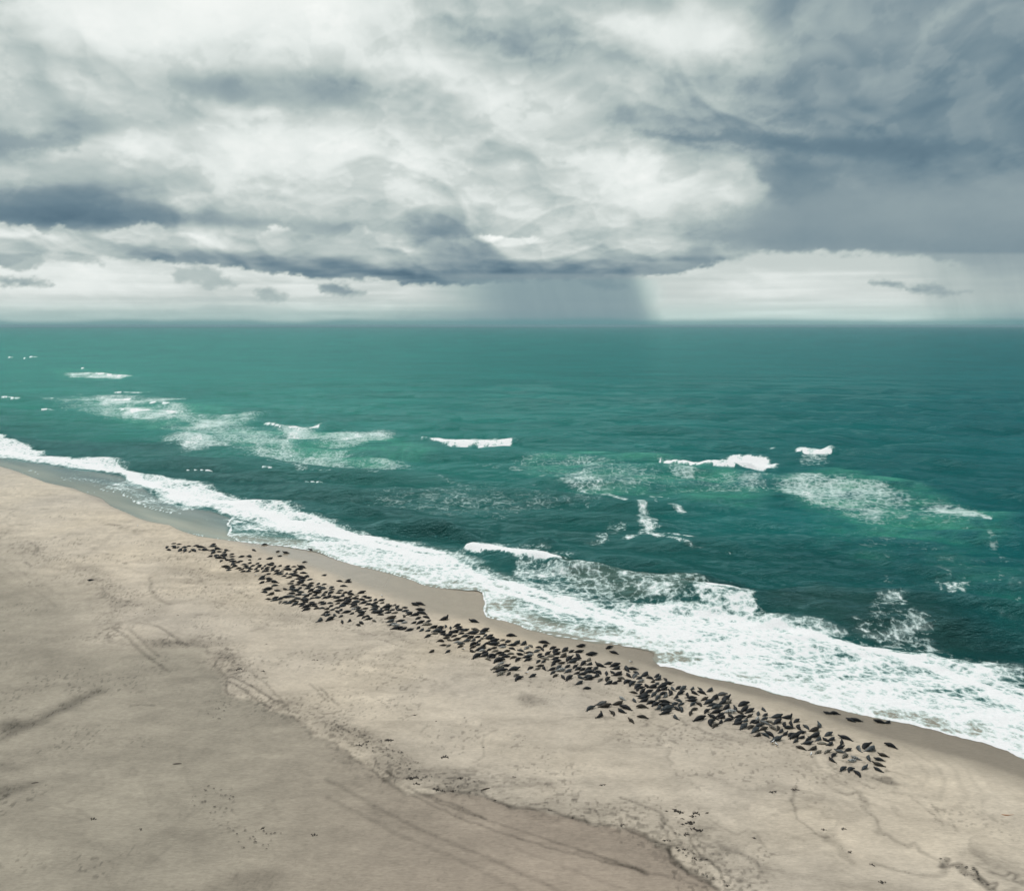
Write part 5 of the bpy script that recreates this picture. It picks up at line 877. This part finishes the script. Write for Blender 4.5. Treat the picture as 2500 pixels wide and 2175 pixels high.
# ------------------------------------------------------------------ gulls
def simple_mat(name, col, ro=.7):
    m, t = newmat(name); b = N(t, 'ShaderNodeBsdfPrincipled'); o = N(t, 'ShaderNodeOutputMaterial'); n = N(t, 'ShaderNodeTexNoise'); n.inputs['Scale'].default_value = 14; tc = N(t, 'ShaderNodeTexCoord'); t.links.new(tc.outputs['Object'], n.inputs['Vector'])
    mr = N(t, 'ShaderNodeMapRange'); mr.inputs[3].default_value = .7; mr.inputs[4].default_value = 1.25; t.links.new(n.outputs['Fac'], mr.inputs[0])
    vs = N(t, 'ShaderNodeVectorMath', operation='SCALE'); vs.inputs[0].default_value = col; t.links.new(mr.outputs[0], vs.inputs['Scale']); t.links.new(vs.outputs[0], b.inputs['Base Color'])
    b.inputs['Roughness'].default_value = ro; t.links.new(b.outputs[0], o.inputs[0]); return m
white = simple_mat('white_feathers', (.82, .82, .80)); darkw = simple_mat('dark_wing_feathers', (.05, .05, .055)); beak = simple_mat('yellow_beak', (.6, .35, .03))
def loft(rings, nseg=8):
    V, Fc = [], []
    for (x, y, z, ry, rz) in rings:
        for j in range(nseg):
            a = 2 * math.pi * j / nseg; V.append((x, y + ry * math.cos(a), z + rz * math.sin(a)))
    for i in range(len(rings) - 1):
        for j in range(nseg):
            a = i * nseg + j; b = i * nseg + (j + 1) % nseg; Fc.append((a, b, b + nseg, a + nseg))
    Fc.append(tuple(range(nseg - 1, -1, -1))); Fc.append(tuple((len(rings) - 1) * nseg + j for j in range(nseg)))
    return V, Fc
def pmesh(name, V, Fc, mat):
    me = bpy.data.meshes.new(name); me.from_pydata(V, [], Fc); me.update(); me.materials.append(mat)
    for p in me.polygons: p.use_smooth = True
    return me
bodyV, bodyF = loft([(-.30,0,.20,.01,.01),(-.22,0,.21,.05,.03),(-.08,0,.22,.085,.08),(.06,0,.23,.09,.09),(.15,0,.27,.065,.07),(.19,0,.34,.045,.045),(.22,0,.38,.05,.048),(.26,0,.385,.03,.03),(.275,0,.383,.012,.012)])
gull_me = pmesh('body', bodyV, bodyF, white)
wv_, wf_ = [], []
for s_ in (-1, 1):
    n0 = len(wv_); wv_ += [(.12, s_ * .075, .29), (.02, s_ * .10, .285), (-.2, s_ * .075, .25), (-.38, s_ * .03, .235), (-.15, s_ * .095, .20), (.08, s_ * .095, .21), (-.1, s_ * .04, .30)]
    wf_ += [(n0, n0 + 1, n0 + 4, n0 + 5), (n0 + 1, n0 + 2, n0 + 4), (n0 + 2, n0 + 3, n0 + 4), (n0, n0 + 6, n0 + 1), (n0 + 1, n0 + 6, n0 + 2), (n0 + 6, n0 + 3, n0 + 2)]
wing_me = pmesh('wings', wv_, wf_, darkw)
bk = loft([(.27,0,.383,.014,.014),(.33,0,.375,.003,.004)], 6); beak_me = pmesh('beak', bk[0], bk[1], beak)
leg_meshes = []
for s_ in (-.03, .03):
    lv, lf = [], []
    lv += [(.0, s_ - .006, .15), (.012, s_ + .006, .15), (-.012, s_ + .006, .15), (.0, s_ - .006, .0), (.012, s_ + .006, 0), (-.012, s_ + .006, 0), (.06, s_ - .025, .004), (.06, s_ + .03, .004)]
    lf = [(0, 1, 4, 3), (1, 2, 5, 4), (2, 0, 3, 5), (3, 4, 7, 6)]; leg_meshes.append(pmesh('leg', lv, lf, beak))
for (u, v, rot, lab) in [(624,1405,1.2,'small gull standing alone inland of the far crowd of seals'), (932.6,1455,2.2,'white gull on the wet sand just above the herd, left of the two black seals'), (1286,1643,.4,'gull with dark wings standing below the middle of the herd'),
                     (1540,1616,2.9,'bright white gull alone on wet sand between the herd and the foam notch'), (1132,1585,.2,'small white gull inland of the middle knot of seals'), (1896,1818,1.9,'black-winged gull at the inland edge near the right end of the herd'),
                     (1980,1842,1.0,'white gull on ploughed sand below the right end of the herd'), (336,1284,2.0,'tiny gull far away on the upper beach left of the herd'), (1886,1812,.5,'pale gull standing left of the black-winged gull at the inland edge')]:
    p = place([(u, v)], .2)[0]; z = float(terrain(p[None, :2])[0]) + .02
    r = bpy.data.objects.new('gull', None); C.objects.link(r); r.location = (p[0], p[1], z); r.rotation_euler = (0, 0, rot); r.scale = (1.25,) * 3
    tag(r, lab, 'gull', 'gulls standing around the herd')
    for nm, me in (('body', gull_me), ('wings', wing_me), ('beak', beak_me), ('leg', leg_meshes[0]), ('leg', leg_meshes[1])): obj(nm, me, None, r)

# ------------------------------------------------------------------ kelp clumps and flotsam on the sand
kelp = simple_mat('dried_kelp', (.030, .022, .014)); wood = simple_mat('driftwood', (.07, .05, .035)); rust = simple_mat('orange_rope', (.45, .16, .04))
def clump(seed):
    r = random.Random(seed); V, Fc = [], []
    for _ in range(7):
        n0 = len(V); cx, cy = r.gauss(0, .28), r.gauss(0, .14); a = r.random() * 6.28; ln, wd, h = r.uniform(.15, .4), r.uniform(.05, .12), r.uniform(.04, .13)
        ca, sa = math.cos(a), math.sin(a)
        for (x, y, z) in [(-ln, 0, .0), (-ln * .4, wd, .01), (ln * .5, wd * .8, .01), (ln, 0, 0), (ln * .4, -wd, .01), (-ln * .5, -wd * .9, .01), (-ln * .3, 0, h), (ln * .35, 0, h * .8)]:
            V.append((cx + x * ca - y * sa, cy + x * sa + y * ca, z))
        for f in [(0, 5, 6), (5, 4, 7, 6), (4, 3, 7), (3, 2, 7), (2, 1, 6, 7), (1, 0, 6)]: Fc.append(tuple(n0 + q for q in f))
    me = bpy.data.meshes.new('kelp'); me.from_pydata(V, [], Fc); me.update(); me.materials.append(kelp); return me
clumps = [clump(i) for i in range(6)]
KP = [(c4([(122,640)])[0],1.2,'wide dark kelp clump lying alone above the stained patch'),(c4([(225,653)])[0],.9,0),(c4([(208,668)])[0],.8,0),(c4([(192,705)])[0],1.5,'largest dark kelp clump in the stained patch at the seam'),(c4([(222,740)])[0],1.0,0),(c4([(246,748)])[0],1.1,0),(c4([(152,682)])[0],.5,0),(c4([(150,713)])[0],.6,0),(c4([(170,772)])[0],.7,0),(c4([(55,803)])[0],.6,0),(c4([(120,845)])[0],.6,0),(c4([(167,853)])[0],.7,0),(c4([(222,905)])[0],.6,0),(c4([(655,533)])[0],.9,'single dark clump on clean pale sand below the right end of the herd'),(c4([(770,518)])[0],.7,'left of two small dark clumps in the footprint trail'),(c4([(790,520)])[0],.7,'right of two small dark clumps in the footprint trail'),(c4([(940,742)])[0],.6,0),(c4([(1050,740)])[0],.6,0),(c4([(550,790)])[0],.6,0),(c4([(1085,868)])[0],.6,0),(c4([(288,650)])[0],.6,0),(c4([(60,640)])[0],.5,0),(c4([(285,910)])[0],.5,0),(c4([(400,1055)])[0],.5,0),(c4([(1265,1035)])[0],.8,'small dark clump near the bottom edge of the pale sand'),(c4([(1215,940)])[0],.6,0),
  (c3([(485,333)])[0],.7,0),(c3([(605,367)])[0],.4,0),(c3([(1040,678)])[0],.5,0),(c3([(1535,723)])[0],.7,0),(c3([(935,808)])[0],.6,0),(c3([(1645,948)])[0],.6,0),(c3([(460,685)])[0],1.4,'long dark clump at the corner of the grey flat'),(c3([(485,684)])[0],1.0,0),(c3([(740,685)])[0],1.0,0),(c3([(650,568)])[0],1.1,0),(c3([(340,472)])[0],1.1,0),(c3([(225,480)])[0],.7,0),(c3([(500,715)])[0],.9,0),(c3([(600,745)])[0],.9,0),(c3([(640,753)])[0],.7,0),(c3([(700,755)])[0],.7,0),(c3([(870,512)])[0],.4,0),(c3([(765,347)])[0],.4,0),(c3([(1370,905)])[0],.5,0),(c3([(1240,863)])[0],.5,0),(c3([(2025,935)])[0],.8,0),(c3([(1955,870)])[0],.9,0),
  (c1([(20,905)])[0],.6,0),(c1([(1575,1052)])[0],.6,0),(c1([(1595,1053)])[0],.6,0),(c1([(1340,972)])[0],.5,0),(c1([(895,827)])[0],.5,0),(c1([(1200,1100)])[0],1.1,0),(c1([(1325,1108)])[0],.8,0),(c2([(1580,900)])[0],.8,'dark clump with a streak trailing left of it on the grey flat'),(c2([(470,820)])[0],.8,0),(c2([(710,873)])[0],.5,0),(c2([(1320,868)])[0],.7,0),(c2([(1950,425)])[0],1.2,0),(c2([(1810,450)])[0],.8,0)]
rk = random.Random(31); kl = {}; korder = ['leftmost', 'second from left', 'third from left', 'fourth from left', 'fifth from left', 'sixth from left', 'seventh from left', 'eighth from left', 'ninth from left', 'tenth from left']
for (px, s, lab) in sorted(KP, key=lambda q: q[0][0]):
    p = place([px])[0]; o = bpy.data.objects.new('kelp_clump', clumps[rk.randrange(6)]); C.objects.link(o); o.location = (p[0], p[1], p[2] + .22 * 0 + .02); o.rotation_euler = (0, 0, rk.uniform(-.5, .5)); sc_ = s * .85; o.scale = (sc_, sc_, sc_)
    u, v = px
    if not lab:
        where = ('in the stained patch at the seam' if 1620 < u < 1730 and v > 1960 else 'on the trampled seam left of centre' if u < 1010 and v > 1650 else 'along the crisp edge of the grey flat' if v > 1930 and u < 1560 else 'on the pale sand right of the seam' if u > 1730 else 'on the pale sand inland of the herd' if v < 1900 else 'on the pale sand by the seam')
        if u < 700 and v > 1880: where = 'on the grey flat at lower left'
        lab = f"{'small' if s < .75 else 'broad'} dark kelp clump {where}"; kl[lab] = kl.get(lab, 0) + 1; lab += ', ' + korder[min(kl[lab] - 1, 9)]
    tag(o, lab, 'kelp clump', 'dark kelp clumps strewn on the sand')
V, Fc = loft([(-.45,0,.05,.02,.02),(-.2,.02,.06,.05,.05),(.15,0,.06,.055,.05),(.5,-.05,.05,.02,.03)], 7)
wm = pmesh('driftwood', V, Fc, wood)
for px, s, rot, lab in [(c3([(880,747)])[0], 1.3, .5, 'dark driftwood stick on the crisp edge of the grey flat'), (c2([(175,640)])[0], .9, .3, 'short driftwood piece on the far left of the grey flat'), (c2([(890,545)])[0], 1.2, .2, 'thin stick lying on the grey flat above the trampled prints')]:
    p = place([px])[0]; o = obj('driftwood', wm, None, None, tuple(p)); o.rotation_euler = (0, 0, rot); o.scale = (s, s, s); tag(o, lab, 'driftwood', 'driftwood on the sand')
V, Fc = loft([(-.6,.12,.03,.02,.02),(-.3,-.02,.05,.05,.05),(.0,-.06,.05,.04,.04),(.5,.02,.03,.02,.02),(.9,.10,.03,.01,.01)], 7)
p = place([c4([(1965,662)])[0]])[0]; tag(obj('rope', pmesh('rope', V, Fc, rust), None, None, tuple(p)), 'orange-brown scrap of rope at the end of the footprint trail', 'rope')
# uncounted crumbs of wrack strewn along the seam
V, Fc = [], []; zones = [(c3([(0,360),(120,380),(300,460),(380,520),(520,600),(500,700),(430,650),(300,570),(150,500),(0,420)]), 130), (c1([(700,945),(830,960),(960,955),(1120,965),(1120,990),(900,990),(760,990)]), 40), (c1([(1070,1000),(1150,1010),(1300,1150),(1220,1150)]), 40), (c4([(0,680),(120,720),(240,900),(420,1060),(200,990),(60,820)]), 30), (c1([(550,760),(850,770),(800,850),(640,830)]), 45), (c1([(140,450),(420,560),(600,640),(430,610),(150,520)]), 40), (c2([(960,650),(1210,670),(1120,800),(960,780)]), 30), (c2([(1150,860),(1450,880),(1330,990),(1160,970)]), 26), (c3([(430,640),(850,700),(850,770),(540,745)]), 40), (c2([(1000,200),(1180,240),(1120,330),(1020,300)]), 24), (c2([(0,100),(450,60),(480,100),(100,160)]), 14), (c4([(1580,900),(1800,960),(1890,1080),(1740,1010)]), 26)]
for poly, cnt in zones:
    w_ = gp(poly); lo, hi = w_.min(0), w_.max(0); pts = []
    while len(pts) < cnt:
        c_ = np.array([[rk.uniform(lo[0], hi[0]), rk.uniform(lo[1], hi[1])] for _ in range(60)]); pts += list(c_[inside(c_, w_)])
    pts = np.array(pts[:cnt]); zz = terrain(pts)
    for (x, y), z in zip(pts, zz):
        s = rk.uniform(.05, .17); a = rk.uniform(-.6, .6) + .1; ca, sa = math.cos(a), math.sin(a); n0 = len(V); z += .14
        for (dx_, dy_, dzz) in [(-1.3, 0, -.2), (-.3, .5, -.1), (.6, .4, -.1), (1.3, 0, -.2), (.4, -.5, -.1), (-.5, -.4, -.1), (0, 0, .15)]: V.append((x + s * (dx_ * ca - dy_ * sa), y + s * (dx_ * sa + dy_ * ca), z + s * dzz))
        for j in range(6): Fc.append((n0 + j, n0 + 6, n0 + (j + 1) % 6))
me = bpy.data.meshes.new('wrack'); me.from_pydata(V, [], Fc); me.update(); me.materials.append(kelp)
tag(obj('wrack_crumbs', me), 'dark crumbs of seaweed strewn along the trampled seam of the sand', 'wrack', None, 'stuff')

# ------------------------------------------------------------------ sea air
HAZE = 4.6e-5
if HAZE:
    z0, z1, hw_ = -4.0, CAM_H + 6.0, 45000.0
    V = [(x, y, z) for z in (z0, z1) for y in (-hw_ * .1, hw_) for x in (-hw_ * .8, hw_ * .8)]
    me = bpy.data.meshes.new('haze'); me.from_pydata(V, [], [(0, 2, 3, 1), (4, 5, 7, 6), (0, 1, 5, 4), (2, 6, 7, 3), (0, 4, 6, 2), (1, 3, 7, 5)]); me.update()
    m, t = newmat('haze_air'); o = N(t, 'ShaderNodeOutputMaterial'); v = N(t, 'ShaderNodeVolumePrincipled'); v.inputs['Color'].default_value = (.40, .62, .69, 1); v.inputs['Density'].default_value = HAZE; v.inputs['Anisotropy'].default_value = 0.2
    t.links.new(v.outputs[0], o.inputs['Volume']); tag(obj('haze', me, m), kind='stuff')
